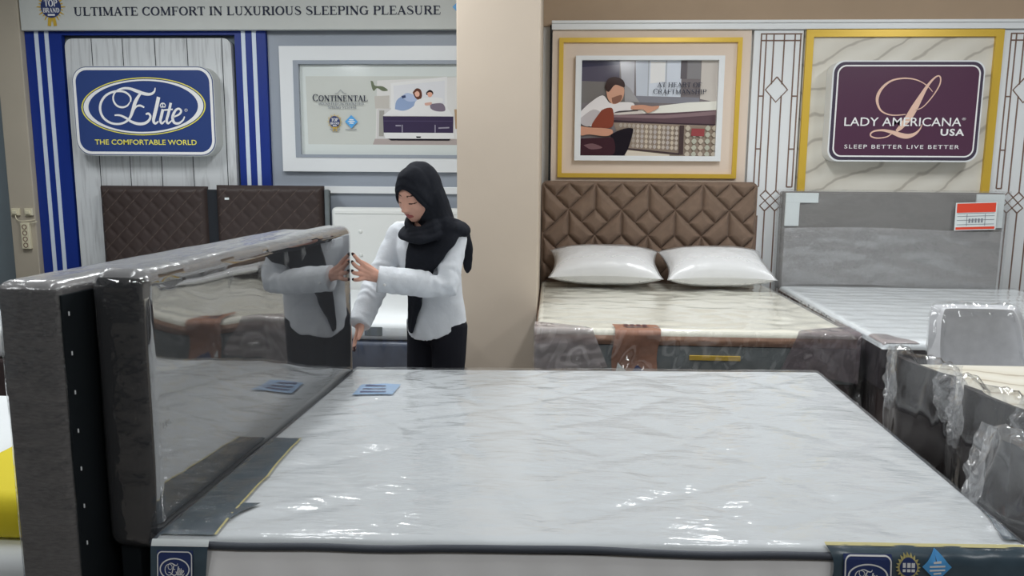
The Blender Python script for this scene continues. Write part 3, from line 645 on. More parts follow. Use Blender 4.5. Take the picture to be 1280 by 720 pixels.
# sockets on the left column
for i, x in enumerate((-4.679, -4.56)):
    t = thing('wall_socket', (x, 6.49, 1.12), ('small cream wall socket on column edge, left of the pair', 'small cream wall socket on column, right of the pair beside blue panel')[i], 'socket')
    b = MB(); box(b, x-.036, x+.036, 6.475, 6.5, 1.122, 1.185, bev=.005); b.build('faceplate', 'beigeplastic', t)
    b = MB(); box(b, x-.02, x+.02, 6.462, 6.478, 1.135, 1.165, bev=.004); b.build('plug', 'beigeplastic', t)
t = thing('power_strip', (-4.597, 6.49, .95), 'cream four-outlet power strip mounted upright on the cream column', 'power strip')
b = MB(); box(b, -4.636, -4.558, 6.465, 6.5, .83, 1.06, bev=.006); b.build('body', 'beigeplastic', t)
for k in range(4):
    b = MB(); z = .865+k*.053; band(b, [(-4.597+.022*math.cos(a*PI/8), z+.022*math.sin(a*PI/8)) for a in range(16)], [(-4.597+.016*math.cos(a*PI/8), z+.016*math.sin(a*PI/8)) for a in range(16)], 6.462, 6.47)
    b.build('outlet', 'brownline', t)
b = MB(); tube(b, spline([(-4.56, 6.48, 1.05), (-4.53, 6.47, 1.06), (-4.50, 6.49, 1.07)], 5), .004, 6)
tube(b, spline([(-4.68, 6.48, 1.122), (-4.66, 6.47, 1.085), (-4.60, 6.46, 1.075), (-4.52, 6.49, 1.085)], 5), .004, 6); b.build('cable', 'beigeplastic', t)

# ------------------------------------------------------------------ soft things
def slab_fn(c00, c10, c11, c01, top, r, thick, hfn):
    """closed mattress surface on a ground quad; returns S(u,v) for the top and side(s,t)"""
    c = [Vector((p[0], p[1], 0)) for p in (c00, c10, c11, c01)]
    W_ = ((c[1]-c[0]).length+(c[2]-c[3]).length)/2; D_ = ((c[3]-c[0]).length+(c[2]-c[1]).length)/2
    def P(u, v): return c[0]*(1-u)*(1-v)+c[1]*u*(1-v)+c[2]*u*v+c[3]*(1-u)*v
    def S(u, v):
        p = P(u, v); d = min(u*W_, (1-u)*W_); e = min(v*D_, (1-v)*D_); z = top
        k = 0
        for q in (d, e):
            if q < r: k += 1-math.sqrt(max(0, 1-(1-q/r)**2))
        z -= r*min(1, k); fade = min(1, min(d, e)/.12)
        return Vector((p.x, p.y, z+hfn(p.x, p.y)*fade))
    return P, S, W_, D_
def spaced(n, lo=.0):
    return [.5-.5*math.cos(PI*(.0+i/n))*1 for i in range(n+1)]
def edge_param(n, edge):
    """values 0..1 with extra samples near both ends (rounded edges)"""
    a = [0, edge*.04, edge*.15, edge*.35, edge*.65]; m = [edge+(1-2*edge)*i/n for i in range(n+1)]
    return a+m+[1-q for q in a[::-1]]
def mattress_meshes(S, W_, D_, r, n, m, off=0.0, fn=None):
    us = edge_param(n, r/W_); vs_ = edge_param(m, r/D_); mb = MB()
    pts = [[S(u, v)+Vector((0, 0, off)) for u in us] for v in vs_]
    if fn: pts = [[fn(p) for p in row] for row in pts]
    nu = len(us); vs = [p for row in pts for p in row]
    fs = [[j*nu+i, j*nu+i+1, (j+1)*nu+i+1, (j+1)*nu+i] for j in range(len(vs_)-1) for i in range(nu-1)]
    mb.add(vs, fs); return mb
def side_wall(P, z0, z1, out, n, wave, mi=0, per=4):
    """quilted border round a quad: four strips, bulging by wave(s, t)"""
    mb = MB(); ring = []
    cs = [(0, 0), (1, 0), (1, 1), (0, 1)]
    for k in range(4):
        a, b_ = cs[k], cs[(k+1) % 4]; pa, pb = P(*a), P(*b_); d = (pb-pa).normalized(); nrm = Vector((d.y, -d.x, 0))
        for i in range(n):
            t = i/n; p = pa.lerp(pb, t); f = min(1, min(t, 1-t)*n/5+.0)
            ring.append((p, nrm, (pb-pa).length*t, f))
    N = len(ring); H = 9; vs = []; fs = []
    for j in range(H+1):
        t = j/H; z = z0+(z1-z0)*t; rnd = out*math.sin(PI*t)
        for p, nrm, s, f in ring: vs.append(p+nrm*((rnd+wave(s, t)*math.sin(PI*t)) * f)+Vector((0, 0, z)))
    for j in range(H):
        for i in range(N): fs.append([j*N+i, j*N+(i+1) % N, (j+1)*N+(i+1) % N, (j+1)*N+i])
    mb.add(vs, fs); return mb
def piping(P, z, rad, wig=0.0, mi=0):
    pts = []
    cs = [(0, 0), (1, 0), (1, 1), (0, 1), (0, 0)]
    for k in range(4):
        for i in range(40):
            u = cs[k][0]+(cs[k+1][0]-cs[k][0])*i/40; v = cs[k][1]+(cs[k+1][1]-cs[k][1])*i/40; p = P(u, v)
            pts.append((p.x, p.y, z+wig*nz(p.x*4, p.y*4, z)))
    pts.append(pts[0]); mb = MB(); tube(mb, pts, rad, 8, mi, caps=False); return mb

# ================================================================== FRONT BED
FBL, FBR, FTR, FTL = (-.930, 1.655), (1.122, 1.716), (1.178, 3.352), (-.856, 3.245)
def cell(a):
    f = a-math.floor(a); return min(f, 1-f)*2
def h_front(x, y):
    wx = x+.10*nz(x*1.7, y*1.7, 3.1); wy = y+.10*nz(x*1.7, y*1.7, 7.7)
    a = cell((wx*.80+wy*.60)/.36); c = cell((wx*-.55+wy*.84)/.30)
    puff = .010*(min(1, a*2.2)**.6)*(min(1, c*2.2)**.6)
    # creases of the cover, fanning out from the head end
    q = nz((x*.45-y*.9)*7, (x*.9+y*.45)*1.3, 1.7); s = (1-min(1, abs(q)*2.2))**2
    k = max(0, min(1, (0.9-x)/1.6))
    q2 = nz((x*.25+y*.97)*8, (x*.97-y*.25)*1.8, 9.2); s2 = (1-min(1, abs(q2)*2.2))**2
    return puff*.7-.005+.0040*s*k+.0028*s2*(1-k)+.006*nz(x*2.5, y*2.5, 5)
bed = thing('bed_base', (.12, 2.5, 0), 'dark divan base under the big plastic-wrapped white mattress in the foreground', 'bed')
b = MB()
vs = [(p[0]+dx, p[1]+dy) for p, dx, dy in ((FBL, .03, .03), (FBR, -.03, .03), (FTR, -.03, -.03), (FTL, .03, -.03))]
b.add([(x, y, z) for z in (.08, .37) for x, y in vs], [[3, 2, 1, 0], [4, 5, 6, 7]]+[[i, (i+1) % 4, (i+1) % 4+4, i+4] for i in range(4)]); b.build('divan_box', 'charcoal', bed)
for x, y in vs:
    b = MB(); cx, cy = x+(.08 if x < 0 else -.08), y+(.08 if y < 2.5 else -.08); tube(b, [(cx, cy, .02), (cx, cy, .07)], .025, 10); b.build('leg', 'black', bed)

mt = thing('mattress', (.12, 2.5, .37), 'large white quilted mattress under clear film filling the foreground', 'mattress')
P, S, W_, D_ = slab_fn(FBL, FBR, FTR, FTL, .665, .018, .29, h_front)
mattress_meshes(S, W_, D_, .018, 190, 150).build('top_panel', 'fronttick', mt, True)
side_wall(P, .375, .640, .016, 160, lambda s, t: .010*(cell((s+t*.10)/.14)**.5)).build('side_panel', 'sidetick', mt, True)
piping(P, .6485, .0095, .008).build('piping', 'tape', mt, True)
piping(P, .385, .010).build('piping', 'tape', mt, True)
b = MB(); b.add([P(u, v)+Vector((0, 0, .372)) for u, v in ((0, 0), (0, 1), (1, 1), (1, 0))], [[0, 1, 2, 3]]); b.build('underside', 'tape', mt)
E1 = (Vector((FBR[0], FBR[1], 0))-Vector((FBL[0], FBL[1], 0))); LF = E1.length; E1n = E1.normalized(); NF = Vector((E1n.y, -E1n.x, 0))
def front_edge(s, t, off):
    """point on the front edge: s metres from the left corner, t<0 inward on top, t>0 down the side"""
    r = .018; base = Vector((FBL[0], FBL[1], 0))+E1n*s
    if t < -r:
        q = S(s/LF, min(1, (-t)/D_)); return q+Vector((0, 0, off))
    if t < r:
        a = (t+r)/(2*r)*PI/2; o = base-NF*r; z = .665-r
        return o+NF*(math.sin(a)*(r+off))+Vector((0, 0, z+math.cos(a)*(r+off)))+NF*.004*a
    f = min(1, (t-r)/.1)
    return base+NF*(off+.004*PI/2+.012*f)+Vector((0, 0, .665-r-(t-r)))
# left corner film: top strip beside the headboard and the front flap with its small badge
g = MB()
def gtop(u, v):
    wd = .135-.045*v; p = S(.004+u*wd/W_, .006+v*.42); return p+Vector((0, 0, .006))
grid(g, 10, 30, gtop); grid(g, 12, 14, lambda u, v: front_edge(.002+u*.135*(1-.08*v), .012+v*.17, .010)); o = g.build('corner_guard', 'guard', mt, True)
m = MB(); grid(m, 2, 26, lambda u, v: S((.006+.135-.045*v+.006*u)/W_, .006+v*.42)+Vector((0, 0, .0075))); m.build('gold_edge', 'guardgold', o)
m = MB(); grid(m, 10, 3, lambda u, v: front_edge(.004+u*.135, .002+v*.012, .012)); m.build('pale_edge', 'paper', o)
g = MB(); grid(g, 6, 8, lambda u, v: S((.118+u*(.015+.05*v))/W_, .035+v*.075)+Vector((0, 0, .0065+.001))); g.build('corner_guard', 'guard', mt, True)
def badge(parent, s0, s1, t0, t1, off):
    m = MB(); grid(m, 8, 10, lambda u, v: front_edge(s0+u*(s1-s0), t0+v*(t1-t0), off), 0)
    dc = lambda a, c, k=0: front_edge(s0+a*(s1-s0), t0+c*(t1-t0), off+.0015+k)
    def strip(pts, mi):
        vs = []; fs = []
        for i in range(len(pts)):
            a = pts[max(0, i-1)]; c = pts[min(len(pts)-1, i+1)]; dx, dy = c[0]-a[0], c[1]-a[1]; d = math.hypot(dx, dy) or 1
            x, y, w_ = pts[i]; vs += [dc(x-dy/d*w_/2, y+dx/d*w_/2), dc(x+dy/d*w_/2, y-dx/d*w_/2)]
        for i in range(len(pts)-1): fs.append([2*i, 2*i+1, 2*i+3, 2*i+2])
        m.add(vs, fs, mi)
    strip([(x, 1-z, .03) for x, z in rrect(.03, .97, .03, .97, .12)]+[(.97, .15, .03)], 1)
    strip([(.5+.40*math.cos(i*PI/20), .47+.27*math.sin(i*PI/20), .035) for i in range(41)], 1)
    for pts, n in ELITE: strip([(.5+(a-505)/1010, .47+(c-320)/760, d/700) for a, c, d in spline(pts, 3)], 1)
    strip([(.2, .84, .05), (.8, .84, .05)], 1)
    return m.build('badge', [MT['dblue'], MT['vinylwhite']], parent)
badge(o, .018, .103, .022, .115, .012)
# right corner film
g = MB(); s0, s1 = LF-.478, LF-.012
grid(g, 40, 14, lambda u, v: front_edge(s0+u*(s1-s0)+.012*(1-u)*math.sin(v*7), -.012+v*.20, .008+.004*nz(u*9, v*4, 2))); o = g.build('corner_guard', 'guard', mt, True)
m = MB(); grid(m, 40, 2, lambda u, v: front_edge(s0+u*(s1-s0-.0), -.022+v*.012, .008)); m.build('gold_edge', 'guardgold', o)
badge(o, s0+.033, s0+.143, .006, .105, .011)
def edge_disc(parent, name, sc, tc, rr, col, seal_):
    m = MB(); vs = [front_edge(sc, tc, .014)]; n = 40
    for i in range(n):
        a = 2*PI*i/n; q = rr*(1.3 if (i % 2 == 0 and seal_) else 1)
        if not seal_: q = rr/(abs(math.cos(a))+abs(math.sin(a)))*1.15
        vs.append(front_edge(sc+q*math.cos(a), tc+q*math.sin(a), .0135))
    m.add(vs, [[0, 1+i, 1+(i+1) % n] for i in range(n)], 1 if seal_ else 0)
    if seal_:
        m.add([front_edge(sc, tc, .015)]+[front_edge(sc+rr*.9*math.cos(2*PI*i/n), tc+rr*.9*math.sin(2*PI*i/n), .0145) for i in range(n)], [[0, 1+i, 1+(i+1) % n] for i in range(n)], 0)
        for k, (x0, x1) in enumerate(((-.6, -.3), (-.15, .2), (.3, .65))):
            m.add([front_edge(sc+a*rr, tc+c*rr, .0155) for a, c in ((x0, -.5), (x1, -.5), (x1, .0), (x0, .0))], [[0, 1, 2, 3]], 2)
            m.add([front_edge(sc+a*rr, tc+c*rr, .0155) for a, c in ((x0, .15), (x1, .15), (x1, .45), (x0, .45))], [[0, 1, 2, 3]], 2)
    else:
        for z, w_ in ((-.4, .3), (-.1, .6), (.2, .6), (.45, .3)):
            m.add([front_edge(sc+a*rr, tc+c*rr, .0155) for a, c in ((-w_, z), (w_, z-.06), (w_, z+.08), (-w_, z+.14))], [[0, 1, 2, 3]], 2)
    return m.build(name, [MT['dblue'] if seal_ else MT['midblue'], MT['guardgold'], MT['vinylwhite']], parent)
edge_disc(o, 'award_seal', s0+.178, .030, .022, 'dblue', True)
edge_disc(o, 'diamond_badge', s0+.243, .028, .029, 'midblue', False)
g = MB(); grid(g, 8, 10, lambda u, v: S(1-(.004+(1-u)*.045*(1-v*.9))/W_, .03+v*.115)+Vector((0, 0, .007))); g.build('corner_guard', 'guard', mt, True)
g = MB(); grid(g, 8, 4, lambda u, v: S((.118+u*.155)/W_, .728+v*.085)+Vector((0, 0, .007))); o = g.build('label_sticker', 'lblue', mt, True)
m = MB()
for k in range(3): grid(m, 4, 1, lambda u, v: S((.14+u*(.10-.01*k))/W_, .742+.024*k+v*.010)+Vector((0, 0, .0085)))
m.build('print_lines', 'dblue', o)
def film_fn(p):
    return p+Vector((0, 0, .004+.003*nz(p.x*6, p.y*9, 4)))
fm = mattress_meshes(S, W_, D_, .018, 150, 120, .007, film_fn)
fm.build('plastic_film', 'film_mattress', mt, True)

# headboard of the front bed, wrapped
def yaw_box(mb, ox, oy, ang, w_, l_, z0, z1, bev, seg=4, mi=0, sub=0, fn=None):
    """box with its front face on the line from (ox, oy) along the direction ang, thickness w_ to the left"""
    bm = bmesh.new(); bmesh.ops.create_cube(bm, size=1)
    for v in bm.verts: v.co = ((v.co.x-.5)*w_, (v.co.y+.5)*l_, z0+(v.co.z+.5)*(z1-z0))
    if bev: bmesh.ops.bevel(bm, geom=bm.edges[:], offset=bev, segments=seg, profile=.5, affect='EDGES')
    if sub:
        for ax, n in ((1, sub), (2, sub//2)):
            lo, hi = (0, l_) if ax == 1 else (z0, z1)
            for i in range(1, n):
                co = Vector((0, 0, 0)); co[ax] = lo+(hi-lo)*i/n; no = Vector((0, 0, 0)); no[ax] = 1
                bmesh.ops.bisect_plane(bm, geom=bm.verts[:]+bm.edges[:]+bm.faces[:], plane_co=co, plane_no=no)
    if fn:
        bm.normal_update()
        for v in bm.verts: v.co = v.co+v.normal*fn(v.co)
    M_ = Matrix.Translation((ox, oy, 0)) @ Matrix.Rotation(-ang, 4, 'Z')
    bm.transform(M_); mb.add_bm(bm, mi)
HA = .046
HX, HY, HL = -.937, 1.685, 1.575
t = thing('headboard', (-.93, 2.45, 0), 'charcoal padded headboard in taut glossy film at the head of the foreground mattress', 'headboard')
b = MB(); yaw_box(b, HX, HY, HA, .125, HL, .612, 1.288, .035, 5); b.build('padded_cushion', 'charcoal', t, True, 50)
b = MB(); yaw_box(b, HX-.055, HY+.02, HA, .05, HL-.04, 0, .615, .006); b.build('support_board', 'backing', t)
def wrap_fn(p):
    x, y, z = p; r = 0
    r += .0025*nz(y*3, z*3, 1.3)
    k = max(0, (z-1.20)/.09)                      # gathers along the upper edge
    if x > -.03: r += .0022*k*nz(y*16, z*5, 2)
    kc = math.exp(-((y)**2+(z-1.29)**2)/.006); r += kc*.005*nz(math.atan2(z-1.30, y+.06)*9, 3, 1)
    return .005+r
b = MB(); yaw_box(b, HX, HY, HA, .125, HL, .612, 1.288, .037, 5, sub=40, fn=wrap_fn); o = b.build('plastic_film', ['film_mirror', 'film_top', 'film_wrinkle'], t, True, 60)
for p in o.data.polygons: p.material_index = 1 if p.normal.z > .45 else (2 if p.normal.y < -.6 else 0)
# folds gathered at seams of the film (small upright pleats on the face)
for y, z, l in ((.42, 1.235, .05), (.62, 1.243, .055), (.83, 1.25, .06), (.99, 1.25, .045), (1.24, 1.255, .05), (1.31, 1.255, .04), (.05, .92, .02)):
    b = MB()
    for k in range(3):
        c0 = Vector((HX, HY, 0))+Vector((math.sin(HA), math.cos(HA), 0))*(y+k*.012)+Vector((.005, 0, 0))
        tube(b, [c0+Vector((0, 0, z)), c0+Vector((.002, .003, z-l*.5)), c0+Vector((0, .004, z-l*(1-.2*k)))], [.0015, .0025, .001], 6)
    b.build('film_pleat', 'film_wrinkle', t, True)
# neighbour headboard, back to back
t = thing('headboard', (-1.12, 2.4, 0), 'grey fabric headboard with black backing standing behind the charcoal one, at left edge', 'headboard')
GX, GY, GL = -1.082, 1.60, 1.60
b = MB(); yaw_box(b, GX, GY, HA, .143, GL, .0, 1.274, .022, 4); b.build('fabric_shell', 'greyfab', t, True, 50)
b = MB(); yaw_box(b, GX+.006, GY+.012, HA, .008, GL-.03, .02, 1.246, .002); b.build('back_cloth', 'backing', t)
for k in range(11):
    z = .30+k*.09; c0 = Vector((GX+.0145, GY+.02, z)); b = MB(); box(b, c0.x-.001, c0.x+.0012, c0.y, c0.y+.002, z, z+.009); b.build('staple', 'white', t)
b = MB()
def wrap2(p):
    x, y, z = p; kc = math.exp(-((y)**2+(z-1.10)**2)/.03)
    return .004+.002*nz(y*6, z*6, 8)+kc*.006*nz(math.atan2(z-.98, x+.03)*14, 1, 4)
yaw_box(b, GX, GY, HA, .143, GL, .02, 1.274, .024, 4, sub=44, fn=wrap2); o = b.build('plastic_film', ['film_wrinkle', 'film_top'], t, True, 60)
for p in o.data.polygons: p.material_index = 1 if p.normal.z > .45 else 0

# strip of the neighbouring bed at the far left
t = thing('bed_base', (-2.3, 2.4, 0), 'pale divan base behind the grey headboard at the left edge', 'bed')
b = MB(); box(b, -3.2, -1.24, 1.85, 3.3, .06, .36, bev=.02); b.build('divan_box', 'bluecloth', t)
for x in (-3.1, -1.34):
    for y in (1.95, 3.2):
        b = MB(); tube(b, [(x, y, .02), (x, y, .06)], .025, 8); b.build('leg', 'black', t)
t = thing('mattress', (-2.3, 2.4, .36), 'white mattress glimpsed behind the grey headboard at the left edge', 'mattress')
b = MB(); box(b, -3.2, -1.24, 1.85, 3.3, .36, .50, bev=.05, seg=4); b.build('body', 'whitetick', t, True)
t = tag(None or (lambda m: (box(m, -1.76, -1.31, 1.9, 2.5, .505, .64, bev=.05, seg=4), m.build('folded_blanket', 'yellowcloth', None, True))[1])(MB()), 'bright yellow folded blanket at the far left photo edge', 'blanket')

# ================================================================== BEHIND LEFT: dark two-panel headboard, white bed
t = thing('headboard', (-2.9, 6.45, 0), 'dark brown diamond-stitched headboard in two panels under the blue lightbox sign', 'headboard')
b = MB(); box(b, -3.86, -1.90, 6.45, 6.53, 0, 1.36, bev=.006); b.build('backing_board', 'darkstrip', t)
def quilt_panel(x0, x1, z0, z1, y, name, m, parent):
    b = MB(); W2, H2 = x1-x0, z1-z0
    def fn(u, v):
        x = x0+u*W2; z = z0+v*H2; e = min(u*W2, (1-u)*W2, v*H2, (1-v)*H2)
        q = ((x-x0)+(z-z0)*1.0)/.152; r = ((x-x0)-(z-z0)*1.0)/.152
        d = min(cell(q), cell(r)); p = .010*min(1, d*2.2)**.6
        return (x, y-.045*min(1, e/.04)**.5-p*min(1, e/.05), z)
    us = 90; grid(b, us, 80, fn)
    n = us+1; base = len(b.v)
    box(b, x0+.002, x1-.002, y-.006, y+.03, z0+.002, z1-.002)
    o = b.build(name, m, parent, True, 60)
    s = MB()
    for k in range(-12, 24):
        for sg in (1, -1):
            c = k*.152; pts = []
            for i in range(120):
                x = W2*i/119; z = (c-x) if sg == 1 else (x-c)
                if .03 < z < H2-.03 and .03 < x < W2-.03: pts.append((x0+x, y-.0465, z0+z))
            if len(pts) > 3: tube(s, [pts[0], pts[-1]], .0024 if sg == -1 else .0012, 5)
    s.build('stitching', 'stitch', o); return o
for x0, x1, z1 in ((-3.875, -2.945, 1.388), (-2.86, -1.935, 1.40)):
    quilt_panel(x0, x1, .35, z1, 6.45, 'padded_panel', 'darkleather', t)
b = MB(); box(b, -2.77, -2.735, 6.392, 6.40, 1.278, 1.296); b.build('price_tag', 'paper', t)
b = MB(); box(b, -1.925, -1.885, 6.42, 6.46, .1, 1.37, bev=.01); b.build('side_post', 'slate', t)
t = thing('bed_base', (-2.9, 5.4, 0), 'brown divan base below the dark two-panel headboard, mostly hidden', 'bed')
b = MB(); box(b, -3.86, -1.95, 4.45, 6.42, .06, .36, bev=.02); b.build('divan_box', 'brownbase', t)
for x in (-3.76, -2.05):
    for y in (4.6, 6.3):
        b = MB(); tube(b, [(x, y, .02), (x, y, .06)], .025, 8); b.build('leg', 'black', t)
t = thing('mattress', (-2.9, 5.4, .36), 'white mattress against the dark two-panel headboard, seen behind the wrapped headboards', 'mattress')
b = MB(); box(b, -3.85, -1.96, 4.46, 6.39, .36, .56, bev=.05, seg=4); b.build('body', 'whitetick', t, True)

t = thing('headboard', (-1.2, 6.4, 0), 'plain white buttoned headboard behind the woman', 'headboard')
b = MB(); box(b, -1.87, -.70, 6.42, 6.53, 0, 1.222, bev=.035, seg=4); b.build('panel', 'whiteleather', t, True, 50)
for x in (-1.62, -1.28, -.94):
    for z in (.62, .82, 1.02):
        b = MB(); ellipsoid(b, (x, 6.417, z), (.016, .008, .016), nu=10, nv=8); b.build('button', 'whiteleather', t, True)
b = MB(); box(b, -1.835, -.73, 6.414, 6.42, 1.17, 1.18, bev=.002); b.build('seam', 'whiteleather', t)
t = thing('bed_base', (-1.25, 5.6, 0), 'navy grey divan base in creased film behind the woman', 'bed')
b = MB(); box(b, -1.86, -.70, 4.95, 6.40, .05, .40, bev=.03, seg=3); b.build('divan_box', 'navybase', t, True, 50)
def sheet(mb, x0, x1, y, z0, z1, amp, n=40, m=14, sd=0, fx=9, fz=3):
    grid(mb, n, m, lambda u, v: (x0+u*(x1-x0), y-amp*(.6+nz((x0+u*(x1-x0))*fx, (z0+v*(z1-z0))*fz, sd)), z0+v*(z1-z0)))
b = MB(); sheet(b, -1.87, -.70, 4.935, .06, .50, .02, sd=3); b.build('plastic_film', 'film_bag', t, True)
for x in (-1.76, -.8):
    for y in (5.05, 6.3):
        b = MB(); tube(b, [(x, y, .02), (x, y, .055)], .025, 8); b.build('leg', 'black', t)
t = thing('mattress', (-1.25, 5.6, .40), 'white mattress on the navy base behind the woman', 'mattress')
b = MB(); box(b, -1.86, -.70, 4.96, 6.40, .405, .53, bev=.04, seg=4); b.build('body', 'whitetick', t, True)
b = MB(); box(b, -1.24, -1.12, 4.955, 4.963, .44, .50, bev=.002); b.build('label', 'slate', t)

# ================================================================== BROWN TUFTED BED
t = thing('headboard', (.79, 6.4, 0), 'brown velvet headboard tufted in diamonds above two white pillows', 'headboard')
HX0, HX1, HZ0, HZ1, AH, BV = -.095, 1.675, .30, 1.458, .2195, .2135
TX, TZ = HX0+.008+AH*2, HZ1-.018          # a node of the lattice (top point of a kite)
def segd(px, pz, ax, az, bx, bz):
    dx, dz = bx-ax, bz-az; t_ = max(0, min(1, ((px-ax)*dx+(pz-az)*dz)/(dx*dx+dz*dz))); return math.hypot(px-ax-dx*t_, pz-az-dz*t_)
SEG = []
for i in range(-8, 12):
    for j in range(-2, 8):
        if (i+j) % 2: continue
        x, z = TX+i*AH, TZ-j*BV                                  # top node of one kite cell
        L_, R_, B_, C_ = (x-AH, z-BV), (x+AH, z-BV), (x, z-2*BV), (x, z-BV)
        for a, c in (((x, z), L_), ((x, z), R_), ((x, z), C_), (C_, (x-AH/2, z-1.5*BV)), (C_, (x+AH/2, z-1.5*BV))): SEG.append((*a, *c))
b = MB(); NU, NV = 330, 210
def puff(u, v):
    x = HX0+u*(HX1-HX0); z = HZ0+v*(HZ1-HZ0); d = 1
    for s in SEG:
        if min(s[0], s[2])-.12 < x < max(s[0], s[2])+.12 and min(s[1], s[3])-.12 < z < max(s[1], s[3])+.12:
            d = min(d, segd(x, z, *s))
    e = min(x-HX0, HX1-x, HZ1-z); r = .035
    y = -.030*(1-math.exp(-d/.008))-.020*min(1, d/.045)**.7
    if e < r: y = y*max(0, e/r)**.5+.03*(1-math.sqrt(max(0, 1-(1-e/r)**2)))
    return (x, 6.44+y, z)
def corner(p):
    x, y, z = p; r = .05
    for cx, sx in ((HX0+r, -1), (HX1-r, 1)):
        dx, dz = (x-cx)*sx, z-(HZ1-r)
        if dx > 0 and dz > 0:
            mx = max(dx, dz); l = math.hypot(dx, dz)
            if l > 0: x = cx+sx*dx*mx/l; z = HZ1-r+dz*mx/l
    return (x, y, z)
grid(b, NU, NV, lambda u, v: corner(puff(u, v))); b.build('tufted_panel', 'leather', t, True)
b = MB(); plate(b, rrect(HX0+.003, HX1-.003, .0, HZ1-.004, .048), 6.43, 6.52); b.build('frame_board', 'leather', t)

def bed_unit(x0, x1, y0, y1, ztop, zb, basem, label_base):
    t = thing('bed_base', ((x0+x1)/2, (y0+y1)/2, 0), label_base, 'bed')
    b = MB(); box(b, x0+.01, x1-.01, y0+.02, y1, .07, zb, bev=.02, seg=3); b.build('divan_box', basem, t, True, 50)
    for x in (x0+.06, x1-.06):
        for y in (y0+.08, y1-.1):
            b = MB(); tube(b, [(x, y, .02), (x, y, .07)], .03, 8); b.build('leg', 'brownbase', t)
    return t
BX0, BX1, BY0, BY1 = -.084, 1.735, 4.36, 6.355
tb = bed_unit(BX0, BX1, BY0, BY1, .62, .33, 'brownbase', 'dark brown divan base of the bed with the brown tufted headboard')
def h_cream(x, y): return .006*nz(x*3.2, y*4.5, 2)+.003*nz(x*8, y*9, 6)-.004
t = thing('mattress', (.82, 5.3, .33), 'cream mattress in creased film with brown tag, below the brown tufted headboard', 'mattress')
P2, S2, W2, D2 = slab_fn((BX0, BY0), (BX1, BY0), (BX1, BY1), (BX0, BY1), .625, .03, .2, h_cream)
mattress_meshes(S2, W2, D2, .03, 100, 90).build('top_panel', 'cream', t, True)
side_wall(P2, .335, .54, .006, 90, lambda s, q: .003*nz(s*8, q*3, 1)).build('side_panel', 'slate', t, True)
side_wall(P2, .545, .598, .010, 90, lambda s, q: .004*nz(s*12, q*3, 5)).build('bronze_band', 'bronze', t, True)
b = MB(); box(b, .795, 1.085, BY0-.016, BY0-.006, .463, .492, bev=.003); b.build('nameplate', 'gold', t)
# folded tag hanging over the edge
b = MB()
def tagf(u, v):
    x = .36+u*.26
    if v < .35: y, z = BY0+.14*(1-v/.35)-.01, .638+.004*nz(x*20, v*9, 1)
    else: q = (v-.35)/.65; y, z = BY0-.022-.012*math.sin(q*5+u*2), .63-q*.245
    return (x+.01*math.sin(v*6), y, z)
grid(b, 12, 26, tagf); o = b.build('printed_tag', 'tag', t, True)
b = MB()
for k in range(4): grid(b, 2, 2, lambda u, v: (.425+k*.036+u*.026, BY0+.105-v*.05, .645))
grid(b, 6, 1, lambda u, v: (.425+u*.14, BY0+.045-v*.014, .645)); b.build('print', 'tagdark', o)
b = MB(); grid(b, 4, 3, lambda u, v: (.46+u*.10*(1-v*.9)+v*.03, BY0-.047, .385+v*.05)); b.build('blue_corner', 'dblue', o)
b = MB(); grid(b, 4, 3, lambda u, v: (.375+u*.06*(1-v)+v*.01, BY0-.046, .40+v*.05)); b.build('white_corner', 'paper', o)
# printed corner film, left and right
def guard(parent, xs, xe, mname, sgn):
    b = MB()
    def f(u, v):
        x = xs+u*(xe-xs)+(.13*v*u if sgn < 0 else -.13*v*(1-u))
        lim = u if sgn < 0 else 1-u
        if v < .3: y, z = BY0+.18*(1-v/.3)*(1-.7*lim)-.01, .640+.003*nz(x*15, v*8, 3)
        else: q = (v-.3)/.7; y, z = BY0-.020-.014*abs(nz(x*9, q*4, 7)), .634-q*.29*(1-.25*lim)
        return (x, y, z)
    grid(b, 24, 24, f); return b.build('corner_guard', mname, parent, True)
guard(t, BX0-.012, .20, 'film_lilac', -1); guard(t, 1.44, BX1+.012, 'film_plum', 1)
b = MB(); grid(b, 16, 10, lambda u, v: (BX1+.016, BY0-.02+u*.42*(1-.4*(1-v)), .36+v*.275)); b.build('corner_guard', 'film_plum', t, True)
mattress_meshes(S2, W2, D2, .03, 80, 70, .014, lambda p: p+Vector((0, 0, .006*nz(p.x*7, p.y*9, 4)))).build('plastic_film', 'film_soft', t, True)
b = MB()
def skirt(u, v):
    x = BX0-.02+u*(BX1-BX0+.04); amp = .045*(1-v)+.012
    return (x, BY0-.035-amp*(.7+nz(x*7+v*2.5, v*2, 2)+.6*nz(x*17-v*5, v*3, 5)), .10+v*.54)
grid(b, 130, 20, skirt); b.build('plastic_skirt', 'film_bag', t, True)
b = MB()
grid(b, 30, 14, lambda u, v: (BX1+.03+.012*nz(u*8, v*4, 6), BY0-.05+u*1.2, .10+v*.53)); b.build('plastic_skirt', 'film_bag', t, True)

